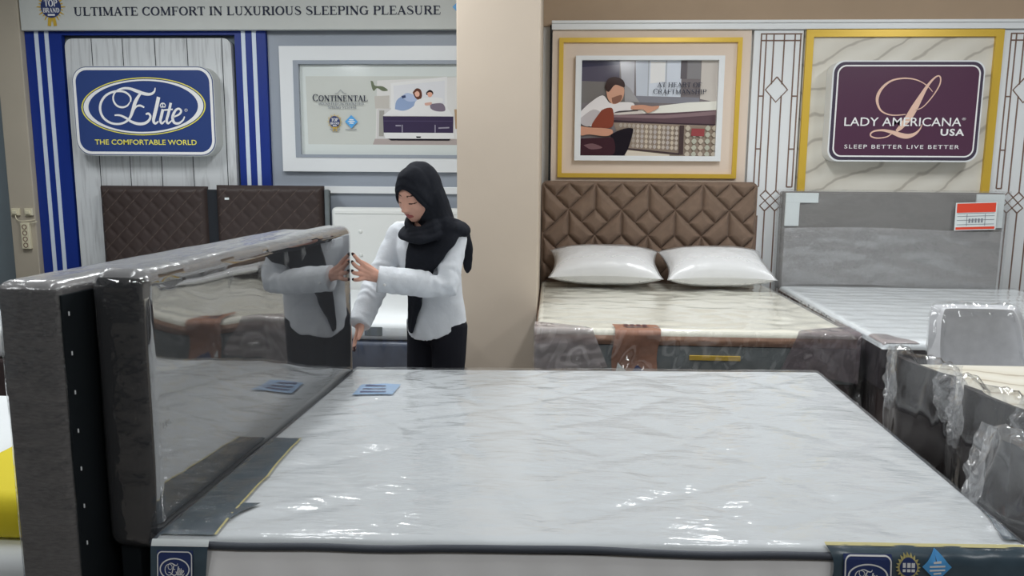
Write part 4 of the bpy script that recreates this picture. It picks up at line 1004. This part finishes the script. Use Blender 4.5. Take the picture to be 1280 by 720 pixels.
def pillow(name, c, lx, ly, lz, rot, label, group):
    t = thing(name, c, label, 'pillow', group)
    def fn(infl, sd):
        m = MB(); nu, nv = 44, 28
        for sg in (1, -1):
            def f(u, v):
                a, e = 2*u-1, 2*v-1
                k = (max(0, 1-abs(a)**2.6)**.5)*(max(0, 1-abs(e)**2.4)**.5)
                pinch = 1-.16*(1-abs(a)**2)*abs(e)**2-.0
                pin2 = 1-.10*(1-abs(e)**2)*abs(a)**2
                z = sg*lz/2*k*infl+.006*nz(a*4+sd, e*4, sg)*k
                x = a*lx/2*pin2*(1+(infl-1)*.3); y = e*ly/2*pinch*(1+(infl-1)*.3)
                ca, sa = math.cos(rot[2]), math.sin(rot[2]); cx, sx = math.cos(rot[0]), math.sin(rot[0])
                y, z = y*cx-z*sx, y*sx+z*cx
                return (c[0]+x*ca-y*sa, c[1]+x*sa+y*ca, c[2]+z+lz*.42)
            grid(m, nu, nv, f)
        return m
    fn(1, 1).build('cushion', 'pillow', t, True)
    fn(1.10, 5).build('plastic_film', 'film_pillow', t, True); return t
pillow('pillow', (.42, 6.11, .705), .86, .50, .24, (.33, 0, -.03), 'white pillow in clear bag, left of the two below the brown headboard', 'white pillows on the cream bed')
pillow('pillow', (1.29, 6.10, .705), .82, .50, .24, (.33, 0, .04), 'white pillow in clear bag, right of the two below the brown headboard', 'white pillows on the cream bed')

# ================================================================== GREY BED AT RIGHT
t = thing('headboard', (2.76, 6.4, 0), 'taupe grey headboard in plastic with white corner guards, below the plum sign', 'headboard')
b = MB(); box(b, 1.88, 3.63, 6.41, 6.53, 0, 1.385, bev=.012, seg=3); b.build('panel', 'greyhb', t)
for x0, x1 in ((1.893, 2.155), (3.40, 3.62)):
    b = MB(); box(b, x0, x1, 6.395, 6.412, 1.295, 1.375, bev=.004)
    xx = x0 if x0 < 3 else x1-.115
    box(b, xx, xx+.115, 6.396, 6.412, 1.105, 1.297, bev=.004); b.build('foam_corner', 'paper', t)
b = MB(); grid(b, 60, 20, lambda u, v: (1.89+u*1.73, 6.372-.014*nz(u*5+v*3, v*5-u*2, 9), .62+v*.47+.012*math.sin(u*5))); b.build('plastic_film', 'film_top', t, True)
b = MB()
def hbf(u, v):
    x = 1.86+u*1.80; z = .6+v*.80; return (x, 6.385-.012*nz(x*2.2+z*4, z*5-x*1.2, 4)-.006*nz(x*4, z*12, 1), z)
grid(b, 90, 40, hbf); grid(b, 40, 6, lambda u, v: (1.86+u*1.80, 6.385+v*.135, 1.40+.004*nz(u*20, v*4, 1)))
grid(b, 6, 30, lambda u, v: (1.86, 6.385+u*.135, .6+v*.8)); grid(b, 6, 30, lambda u, v: (3.66, 6.385+u*.135, .6+v*.8)); b.build('plastic_film', 'film_soft', t, True)
c = thing('price_card', (3.38, 6.36, 1.2), 'red and white price card taped on the taupe grey headboard', 'price card')
def cardp(u, v): return (3.228+u*.322-.004*v, 6.362, 1.084+v*.222+u*.012)
b = MB(); grid(b, 2, 2, lambda u, v: cardp(u, v)); b.build('card', 'paper', c)
b = MB(); grid(b, 2, 2, lambda u, v: (lambda p: (p[0], p[1]-.001, p[2]))(cardp(.03+u*.94, .64+v*.33))); grid(b, 2, 1, lambda u, v: (lambda p: (p[0], p[1]-.001, p[2]))(cardp(.03+u*.94, .03+v*.09))); b.build('red_band', 'red', c)
b = MB()
for z in (.2, .36, .5, .6): grid(b, 2, 1, lambda u, v: (lambda p: (p[0], p[1]-.0015, p[2]))(cardp(.05+u*.9, z+v*.018)))
for x in (.28, .72): grid(b, 1, 2, lambda u, v: (lambda p: (p[0], p[1]-.0015, p[2]))(cardp(x+u*.014, .16+v*.42)))
for k in range(5): grid(b, 1, 1, lambda u, v: (lambda p: (p[0], p[1]-.0018, p[2]))(cardp(.33+k*.075+u*.045, .27+v*.15)))
b.build('print', 'printline', c)
tb = bed_unit(1.83, 3.72, 4.2, 6.34, .62, .36, 'brownbase', 'dark brown divan base under the white mattress of the taupe grey bed')
t = thing('mattress', (2.77, 5.3, .36), 'white ribbed mattress with dark side on the taupe grey bed at right', 'mattress')
P3, S3, W3, D3 = slab_fn((1.80, 4.18), (3.74, 4.18), (3.74, 6.34), (1.86, 6.34), .62, .035, .2, lambda x, y: .003*nz(x*1.5, y*12, 2)+.0014*math.sin(y*46+2*nz(x*2, y*2, 1))-.003)
mattress_meshes(S3, W3, D3, .035, 70, 130).build('top_panel', 'whitetick', t, True)
side_wall(P3, .365, .585, .008, 60, lambda s, q: .003*nz(s*6, q*3, 1)).build('side_panel', 'darkside', t, True)
b = MB(); grid(b, 12, 8, lambda u, v: S3(.004+u*.10*(1-.5*v), .006+v*.10)+Vector((0, 0, .006))); b.build('corner_guard', 'plumlight', t, True)
mattress_meshes(S3, W3, D3, .035, 60, 60, .012, lambda p: p+Vector((0, 0, .004*nz(p.x*7, p.y*9, 4)))).build('plastic_film', 'film_soft', t, True)
b = MB(); grid(b, 40, 14, lambda u, v: (1.775-.012*nz(u*9, v*4, 3)+.02*(u), 4.15+u*2.1, .08+v*.55)); grid(b, 40, 14, lambda u, v: (1.775+u*1.98, 4.14-.02*nz(u*12, v*4, 9), .08+v*.55)); b.build('plastic_skirt', 'film_bag', t, True)

# ================================================================== DINING SET AT RIGHT
t = thing('dining_table', (1.98, 2.45, 0), 'cream marble-look dining table top behind the plastic-wrapped chairs at right', 'table')
b = MB(); box(b, 1.47, 2.6, 1.55, 3.17, .722, .752, bev=.006); b.build('tabletop', 'tabletop', t)
for x in (1.56, 2.5):
    for y in (1.66, 3.06):
        b = MB(); box(b, x-.03, x+.03, y-.03, y+.03, 0, .724, bev=.005); b.build('leg', 'chairleg', t)
def chair_obj(loc, rz, label, m, group, hz, bag=None, wid=.44):
    """curved-back dining chair; local +Y is the back, opening to -Y"""
    t = thing('dining_chair', (0, 0, 0), label, 'chair', group)
    hw = wid/2; th = .045
    def outline(a, off):                                        # superellipse plan, a: 0 left front .. 1 right front
        g_ = PI*a; cx, sx = math.cos(g_), math.sin(g_)
        x = -(hw-off)*math.copysign(abs(cx)**.55, cx); y = .02+(.21-off)*abs(sx)**.55
        return x, y
    def topz(a):
        k = abs(2*a-1)
        return hz if k < .42 else hz-(hz-.56)*min(1, ((k-.42)/.55))**1.6
    b = MB(); n = 48; outer = []; 
    vs = []; rows = 12
    for i in range(n+1):
        a = i/n; zt = topz(a); 
        for j in range(rows+1):
            v = j/rows; z = .40+v*(zt-.40); x, y = outline(a, 0); lean = .05*(z-.4); vs.append((x, y+lean, z))
        for j in range(rows, -1, -1):
            v = j/rows; z = .40+v*(zt-.40-.012); x, y = outline(a, th); lean = .05*(z-.4); vs.append((x, y+lean, z))
    R_ = 2*(rows+1); fs = [[i*R_+j, (i+1)*R_+j, (i+1)*R_+(j+1) % R_, i*R_+(j+1) % R_] for i in range(n) for j in range(R_)]
    fs += [list(range(R_)), [n*R_+j for j in range(R_-1, -1, -1)]]
    b.add(vs, fs); b.build('backrest', m, t, True, 60)
    b = MB(); box(b, -hw+.03, hw-.03, -.24, .19, .38, .48, bev=.035, seg=4); b.build('seat', m, t, True, 50)
    for sx in (-1, 1):
        for y, d in ((-.2, -.02), (.15, .03)):
            b = MB(); tube(b, [(sx*(hw-.08), y, .39), (sx*(hw-.05), y+d, .012)], [.016, .010], 8); b.build('leg', 'chairleg', t)
    # bag draped over the back
    b = MB(); blow = bag or .03; lf = .03*min(1, blow/.03)
    def bagf(u, v):
        a = u; zt = topz(a)+lf; z = .30+v*(zt-.30); x, y = outline(a, -blow*(.5+.5*math.sin(PI*v))*(1+.5*nz(u*7, v*3, hz)))
        return (x, y+.05*(z-.4)+.012*nz(u*18+v*2, v*4, 3), z+.012*nz(u*12, v*2, 7)*v)
    grid(b, 60, 26, bagf)
    def bagtop(u, v):
        zt = topz(u)+lf; x0, y0 = bagf(u, 1)[:2]; x1, y1 = outline(u, th+.02); k = v
        return (x0+(x1-x0)*k, y0+(y1-y0+.03)*k, zt+.012*nz(u*12, 2, 7)+lf*math.sin(PI*k)*(.5+nz(u*15, v*3, 8))-.06*k*k)
    grid(b, 60, 8, bagtop)
    b.build('plastic_bag', 'film_balloon' if blow > .05 else 'film_bag', t, True)
    for q, (a0, wd, ln_) in enumerate(((.27, .05, .20), (.56, .055, .24)) if m == 'chairdark' else ()):
        b = MB()
        def strip(u, v):
            a = a0+.018*math.sin(v*4+q)+.02*v; z = topz(a0)+lf+.02-v*ln_; x, y = outline(a, -blow*(.5+.6*math.sin(PI*min(1, (z-.3)/.6)))-.012)
            wv = wd*(.35+.65*math.sin(PI*min(1, v*.9+.15)))*(1+.25*nz(v*6, q, hz))
            x2, y2 = outline(a+.03, -blow*(.5+.6*math.sin(PI*min(1, (z-.3)/.6)))-.012); d = Vector((x2-x, y2-y, 0)).normalized()
            return Vector((x, y+.05*(z-.4)+.010*nz(u*3, v*8, q), z))+d*(u-.5)*wv*2+Vector((0, .006*math.sin(u*9+v*6), 0))
        grid(b, 8, 24, strip); b.build('bag_fold', 'film_fold', t, True)
    t.location = loc; t.rotation_euler = (0, 0, rz); return t
GRP = 'plastic-wrapped dining chairs'
chair_obj((1.55, 2.78, 0), PI/2+.18, 'dark brown curved dining chair in plastic beside the mattress, farthest of the near-side row', 'chairdark', GRP, .855, wid=.38)
chair_obj((1.58, 2.37, 0), PI/2+.15, 'dark brown dining chair in plastic, middle of the near-side row by the table', 'chairdark', GRP, .855, wid=.38)
chair_obj((1.48, 1.93, 0), PI/2+.10, 'dark brown dining chair in a ballooning clear bag at the right photo edge', 'chairdark', GRP, .82, bag=.085, wid=.38)
chair_obj((2.03, 3.52, 0), 0, 'grey rounded-back dining chair in plastic on the far side of the table', 'chairgrey', GRP, .905, wid=.49, bag=.010)

# ================================================================== THE WOMAN
pe = thing('person', (-.55, 3.62, 0), 'person in black headscarf, pale blue shirt and black trousers, hands on the wrapped headboard', 'person')
def nrmd(*v): return Vector(v).normalized()
HC = Vector((-.597, 3.375, 1.418)); hf = nrmd(-.44, -.90, -.38); hs = nrmd(*hf.cross(Vector((.10, .0, 1)))); hu = hs.cross(hf).normalized()
AX = (hs, hf, hu)
def gs(x, x0, s): return math.exp(-((x-x0)/s)**2)
def headfn(d, feat=1.0):
    dx, dy, dz = d; x = .073*dx; y = .098*dy; z = .118*dz; t = max(0, -dz)
    x *= 1-.30*t**1.7
    if dy > 0: y *= 1-.06*abs(dx)**2
    if dy < 0: y *= 1-.25*t**1.2
    if dy > .05 and feat:
        ax = abs(x); f = 0
        tz = (0.022-z)/.052; ridge = 0 if tz < 0 else (tz**1.2 if tz < 1 else max(0, 1-(tz-1)*4))
        f += .024*gs(x, 0, .0095+.004*max(0, min(1, tz)))*ridge
        f += .009*gs(ax, .011, .008)*gs(z, -.030, .008)
        f += -.009*gs(ax, .033, .017)*gs(z, .014, .012)+.0065*gs(ax, .033, .012)*gs(z, .009, .009)
        f += .003*gs(ax, .03, .025)*gs(z, .036, .010)
        f += .006*gs(x, 0, .020)*gs(z, -.056, .006)+.0065*gs(x, 0, .016)*gs(z, -.0685, .0065)-.003*gs(x, 0, .022)*gs(z, -.0622, .0022)
        f += .009*gs(x, 0, .020)*gs(z, -.100, .016)+.005*gs(ax, .040, .020)*gs(z, -.018, .022)
        y += f*min(1, (dy-.05)*3)*feat
    return (x, y, z)
b = MB(); ellipsoid(b, HC, None, AX, 80, 70, fn=headfn)
Lsh, Lel, Lwr = Vector((-.443, 3.43, 1.235)), Vector((-.462, 3.335, 1.022)), Vector((-.725, 3.283, 1.055))
Rsh, Rel, Rwr = Vector((-.715, 3.60, 1.232)), Vector((-.813, 3.52, 1.015)), Vector((-.856, 3.385, .865))
tube(b, [HC+hu*-.03-hf*.02, Vector((-.572, 3.44, 1.28)), Vector((-.57, 3.49, 1.21))], [.052, .052, .07], 16)
sv, fv = nrmd(.84, -.54, 0), nrmd(-.54, -.84, 0)
def ring(c, a, d, n=40, zf=None, pw=1):
    out = []
    for k in range(n):
        t = 2*PI*k/n; ct, st = math.cos(t), math.sin(t)
        p = Vector(c)+sv*a*math.copysign(abs(ct)**pw, ct)+fv*d*math.copysign(abs(st)**pw, st)
        if zf: p.z = zf(t)
        out.append(p)
    return out
TOR = [((-.548, 3.615, .80), .150, .118), ((-.549, 3.60, .87), .144, .112), ((-.551, 3.585, .94), .137, .106), ((-.560, 3.555, 1.03), .141, .116), ((-.570, 3.53, 1.10), .148, .120),
       ((-.577, 3.515, 1.17), .156, .110), ((-.579, 3.505, 1.225), .150, .082), ((-.577, 3.49, 1.262), .095, .062)]
loft(b, [ring(c, a-.02, d-.02) for c, a, d in TOR])
tube(b, [Lsh, Lsh.lerp(Lel, .5), Lel, Lel.lerp(Lwr, .4), Lwr], [.046, .042, .037, .036, .025], 14)
tube(b, [Rsh, Rsh.lerp(Rel, .5), Rel, Rel.lerp(Rwr, .4), Rwr], [.046, .042, .037, .036, .025], 14)
# left hand, fingertips pressed on the film near the far edge of the headboard
def hand(mb, wr, kn, tips, mids, thumb, rp=.0165):
    c = sum((Vector(k) for k in kn), Vector())/4
    for k in kn: tube(mb, [Vector(wr), Vector(wr).lerp(Vector(k), .55), Vector(k)], [.021, .0150, .0105], 10)
    tube(mb, [Vector(wr), Vector(wr).lerp(c, .6)], [.024, .020], 12)
    for k, m, t in zip(kn, mids, tips):
        tube(mb, spline([tuple(k), tuple(m[0]), tuple(m[1]), tuple(t)], 3), [.0102, .0099, .0096, .0092, .0090, .0088, .0084, .0080, .0076, .0068], 10)
    tube(mb, spline([tuple(p) for p in thumb], 3), [.0165-.0009*i for i in range((len(thumb)-1)*3+1)], 10)
LK = [(-0.8065, 3.252, 1.117), (-0.8135, 3.247, 1.100), (-0.8135, 3.247, 1.082), (-0.8055, 3.251, 1.066)]
LM = [((-0.8225, 3.238, 1.138), (-0.8405, 3.234, 1.158)), ((-0.8355, 3.224, 1.119), (-0.8485, 3.224, 1.132)), ((-0.8355, 3.222, 1.089), (-0.8485, 3.222, 1.093)), ((-0.8255, 3.232, 1.062), (-0.8425, 3.230, 1.060))]
LT = [(-0.8540, 3.236, 1.173), (-0.8540, 3.228, 1.140), (-0.8540, 3.226, 1.101), (-0.8540, 3.234, 1.062)]
hand(b, Lwr, LK, LT, LM, [(-0.7555, 3.285, 1.078), (-0.7905, 3.285, 1.105), (-0.8205, 3.276, 1.128), (-0.8425, 3.266, 1.140)])
RK = [(-0.8685, 3.335, .800), (-0.8725, 3.350, .792), (-0.8755, 3.366, .791), (-0.8775, 3.382, .797)]
RM = [((-0.8725, 3.322, .777), (-0.8745, 3.311, .758)), ((-0.8785, 3.334, .768), (-0.8785, 3.320, .746)), ((-0.8815, 3.351, .766), (-0.8815, 3.336, .745)), ((-0.8845, 3.370, .775), (-0.8845, 3.356, .757))]
RT = [(-0.8725, 3.298, .745), (-0.8745, 3.302, .731), (-0.8775, 3.318, .730), (-0.8815, 3.340, .744)]
hand(b, Rwr, RK, RT, RM, [(-0.8585, 3.365, .845), (-0.8485, 3.335, .825), (-0.8485, 3.312, .805), (-0.8525, 3.296, .788)])
# hips, legs, feet
ellipsoid(b, (-.55, 3.62, .80), (.13, .105, .11), (sv, fv, Vector((0, 0, 1))))
LEG = []
for sg in (1, -1):
    hp = Vector((-.55, 3.62, .80))+sv*.078*sg; kn_ = Vector((-.552, 3.60, .45))+sv*.085*sg+fv*.02; an = Vector((-.55, 3.63, .09))+sv*.09*sg
    LEG.append((hp, kn_, an)); tube(b, [hp, hp.lerp(kn_, .5), kn_, kn_.lerp(an, .35), an], [.078, .066, .050, .047, .034], 16)
    tube(b, [an+Vector((0, 0, -.03)), an+fv*.06+Vector((0, 0, -.052)), an+fv*.15+Vector((0, 0, -.062))], [.034, .030, .022], 12)
body = b.build('body', ['skin', 'lip', 'brow', 'nail'], pe)
remesh(body, .0035, 2)
off = pe.location; Mi = Matrix((hs, hf, hu))
tips = [Vector(t) for t in LT+RT]
for p in body.data.polygons:
    q = Vector(p.center)+off; l = Mi @ (q-HC); x, y, z = l; ax = abs(x); k = 0
    if y > .05:
        if ax < .021 and -.0755+.35*ax < z < -.0495-.25*ax: k = 1
        if .014 < ax < .050 and abs(z-(.036-5*(ax-.034)**2)) < .0026: k = 2
        if .019 < ax < .047 and abs(z-(.001+9*(ax-.033)**2)) < .0024: k = 2
    if k == 0:
        for t in tips:
            if (q-t).length < .0105 and (q.y < t.y-.002 or q.x > t.x+.003): k = 3
    p.material_index = k

# shirt: torso with shirt-tail hem, two loose sleeves
b = MB()
hem = ring((-.548, 3.618, .76), .158, .128, 48, lambda t: .800-.068*abs(math.sin(t))**1.6)
loft(b, [hem]+[ring(c, a+.006, d+.006, 48) for c, a, d in TOR])
tors = MB(); tors.v = list(b.v); tors.f = list(b.f); tors.m = list(b.m)
for sh, el, wr, rs in ((Lsh, Lel, Lwr, (.062, .058, .060, .060, .060, .060)), (Rsh, Rel, Rwr, (.062, .060, .060, .058, .056, .052))):
    cuff = el.lerp(wr, .93)
    tube(b, [sh+(sh-el).normalized()*-.0, sh.lerp(el, .5), el, el.lerp(cuff, .35), el.lerp(cuff, .75), cuff], rs, 20)
    tube(tors, [sh, sh.lerp(el, .5), el], rs[:3], 20)
    e2 = cuff+(cuff-el).normalized()*.052
    tube(b, [cuff, e2], [rs[-1], rs[-1]+.001], 20, caps=False)
shirt = b.build('shirt', 'shirt', pe)
def folds(co):
    p = co+off; r = 0
    for wr, el, sh in ((Lwr, Lel, Lsh), (Rwr, Rel, Rsh)):
        d = el-wr; s = (p-wr).dot(d)/d.length_squared
        if 0 < s < 1.1 and ((p-wr)-d*s).length < .09: r += .0022*math.sin(s*30+5*nz(p.x*12, p.y*12, p.z*12))*min(1, .3+s)
        d = sh-el; s = (p-el).dot(d)/d.length_squared
        if -.2 < s < 1 and ((p-el)-d*s).length < .09: r += .0022*math.sin(s*24+5*nz(p.x*12, p.y*12, p.z*12))*(1-max(0, s))
    r += .0075*(abs(nz(p.x*9+p.z*6, p.y*9, p.z*5-p.x*7))-.2)+.003*nz(p.x*22, p.y*22, p.z*9)
    return r
remesh(shirt, .006, 4, folds)
bv = BVHTree.FromPolygons([tuple(v) for v in tors.v], tors.f)
for wr, el in ((Lwr, Lel),):
    b = MB(); d = (wr-el).normalized(); ellipsoid(b, el.lerp(wr, .96)+Vector((0, -.0655, -.012)), (.006, .0025, .006), nu=10, nv=6); b.build('cuff_button', 'button', shirt, True)

# headscarf
b = MB()
def hood(d):
    x, y, z = headfn(d, 0); dx, dy, dz = d; th = .014+.030*max(0, -dy)+.010*max(0, dz)*(1 if dy < .6 else .6)
    ox, oz = x/.066, (z+.030)/.098
    if dy > 0:
        e = math.sqrt(ox*ox+oz*oz); k = max(0, min(1, (e-.94)/.09)); th = -.030+(th+.030)*k
    return (x+dx*th, y+dy*th, z+dz*th)
ellipsoid(b, HC, None, AX, 100, 90, fn=hood)
rim = []
for i in range(41):
    a = 2*PI*i/40; x, z = .064*math.cos(a), -.030+.096*math.sin(a)
    tt = max(-1, min(1, z/.118)); jaw = 1-.30*max(0, -tt)**1.7; dx = x/.073/jaw; yy = .098*math.sqrt(max(.0, 1-tt*tt-min(1, dx*dx)))
    rim.append(HC+hs*x*1.04+hf*(yy+.006)+hu*z)
tube(b, rim, .0075, 8, caps=False)
# cloth from the back of the head down to the shoulders, wraps round the neck
tube(b, [HC-hf*.035+hu*.01, Vector((-.548, 3.460, 1.33)), Vector((-.540, 3.485, 1.26))], [.098, .096, .105], 24)
for k, (cz, rx, ry, rr, tl) in enumerate(((1.294, .072, .080, .019, .034), (1.276, .084, .090, .019, .034), (1.257, .097, .098, .019, .028), (1.312, .068, .076, .017, .038))):
    pts = []
    for i in range(37):
        a = 2*PI*i/36; p = Vector((-.575, 3.425, cz))+sv*rx*math.cos(a)+fv*ry*math.sin(a); p.z -= tl*math.sin(a)+.010*math.cos(a)*(k-1); pts.append(p)
    tube(b, pts, [rr*(1+.12*math.sin(i*.9+k)) for i in range(37)], 12, caps=False)
tube(b, spline([(-.52, 3.42, 1.285), (-.465, 3.425, 1.275), (-.420, 3.455, 1.255), (-.400, 3.505, 1.205), (-.393, 3.555, 1.13), (-.398, 3.575, 1.06)], 4),
     [.050+.0*i for i in range(5)]+[.050, .048, .046, .044, .042, .038, .034, .032, .030, .028, .026, .024, .022, .020, .018, .012], 14)
tube(b, spline([(-.56, 3.50, 1.30), (-.50, 3.53, 1.27), (-.44, 3.55, 1.22), (-.42, 3.575, 1.12)], 4), [.05, .05, .05, .05, .05, .048, .046, .044, .042, .04, .034, .028, .02], 12)
ellipsoid(b, (-.440, 3.430, 1.262), (.075, .078, .046))
# the hanging end, laid over chest and shoulder
LE = [(-.640, 1.245), (-.650, 1.175), (-.664, 1.10), (-.672, 1.02), (-.674, .93), (-.676, .85), (-.674, .775)]
RE = [(-.392, 1.262), (-.418, 1.222), (-.480, 1.140), (-.545, 1.055), (-.585, .96), (-.612, .88), (-.655, .765)]
LEs, REs = spline(LE, 5), spline(RE, 5); n = len(LEs)-1
def sheetpt(u, v, lift):
    i = min(n-1, int(v*n)); f = v*n-i
    l = Vector(LEs[i]).lerp(Vector(LEs[i+1]), f); r = Vector(REs[i]).lerp(Vector(REs[i+1]), f); q = l.lerp(r, u)
    hit = bv.ray_cast(Vector((q[0], 2.9, q[1])), Vector((0, 1, 0)))
    y = hit[0].y if hit[0] else bv.find_nearest(Vector((q[0], 3.42, q[1])))[0].y
    y = min(y, 3.56)
    return Vector((q[0], y-lift-.010*(1+math.sin(u*9+v*3))*.5*min(1, .3+v), q[1]))
nu_, nv_ = 24, 40
F_ = [[sheetpt(i/nu_, j/nv_, .022) for i in range(nu_+1)] for j in range(nv_+1)]
for _ in range(6):
    F_ = [[Vector((r[i].x, (r[max(0, i-1)].y+r[min(nu_, i+1)].y+F_[max(0, j-1)][i].y+F_[min(nv_, j+1)][i].y)/4, r[i].z)) for i in range(nu_+1)] for j, r in enumerate(F_)]
vs = [p for r in F_ for p in r]; N = len(vs); vs2 = [p+Vector((0, .020, 0)) for p in vs]
fs = [[j*(nu_+1)+i, (j+1)*(nu_+1)+i, (j+1)*(nu_+1)+i+1, j*(nu_+1)+i+1] for j in range(nv_) for i in range(nu_)]
bd = [i for i in range(nu_+1)]+[j*(nu_+1)+nu_ for j in range(1, nv_+1)]+[nv_*(nu_+1)+i for i in range(nu_-1, -1, -1)]+[j*(nu_+1) for j in range(nv_-1, 0, -1)]
fs2 = [[i+N for i in f][::-1] for f in fs]; side = [[bd[i], bd[(i+1) % len(bd)], bd[(i+1) % len(bd)]+N, bd[i]+N] for i in range(len(bd))]
b.add(vs+vs2, [f[::-1] for f in fs]+[f[::-1] for f in fs2]+[f[::-1] for f in side])
hj = b.build('headscarf', 'hijab', pe)
remesh(hj, .0045, 3, lambda co: .0045*nz((co.x+co.z*.6)*20, co.y*9, co.z*16)+.0015*nz(co.x*40, co.y*40, co.z*25))

# trousers, shoes
b = MB(); ellipsoid(b, (-.55, 3.62, .80), (.142, .115, .115), (sv, fv, Vector((0, 0, 1))))
for hp, kn_, an in LEG: tube(b, [hp, hp.lerp(kn_, .5), kn_, kn_.lerp(an, .5), an+Vector((0, 0, .02))], [.090, .080, .066, .062, .060], 18)
tr = b.build('trousers', 'trouser', pe); remesh(tr, .008, 3, lambda co: .004*nz(co.x*9, co.y*9, co.z*7))
for hp, kn_, an in LEG:
    b = MB(); tube(b, [an-fv*.03+Vector((0, 0, -.045)), an+fv*.06+Vector((0, 0, -.052)), an+fv*.165+Vector((0, 0, -.06))], [.042, .042, .030], 16)
    for v in b.v: v.z = max(.004, v.z)
    b.build('shoe', 'shoe', pe, True)
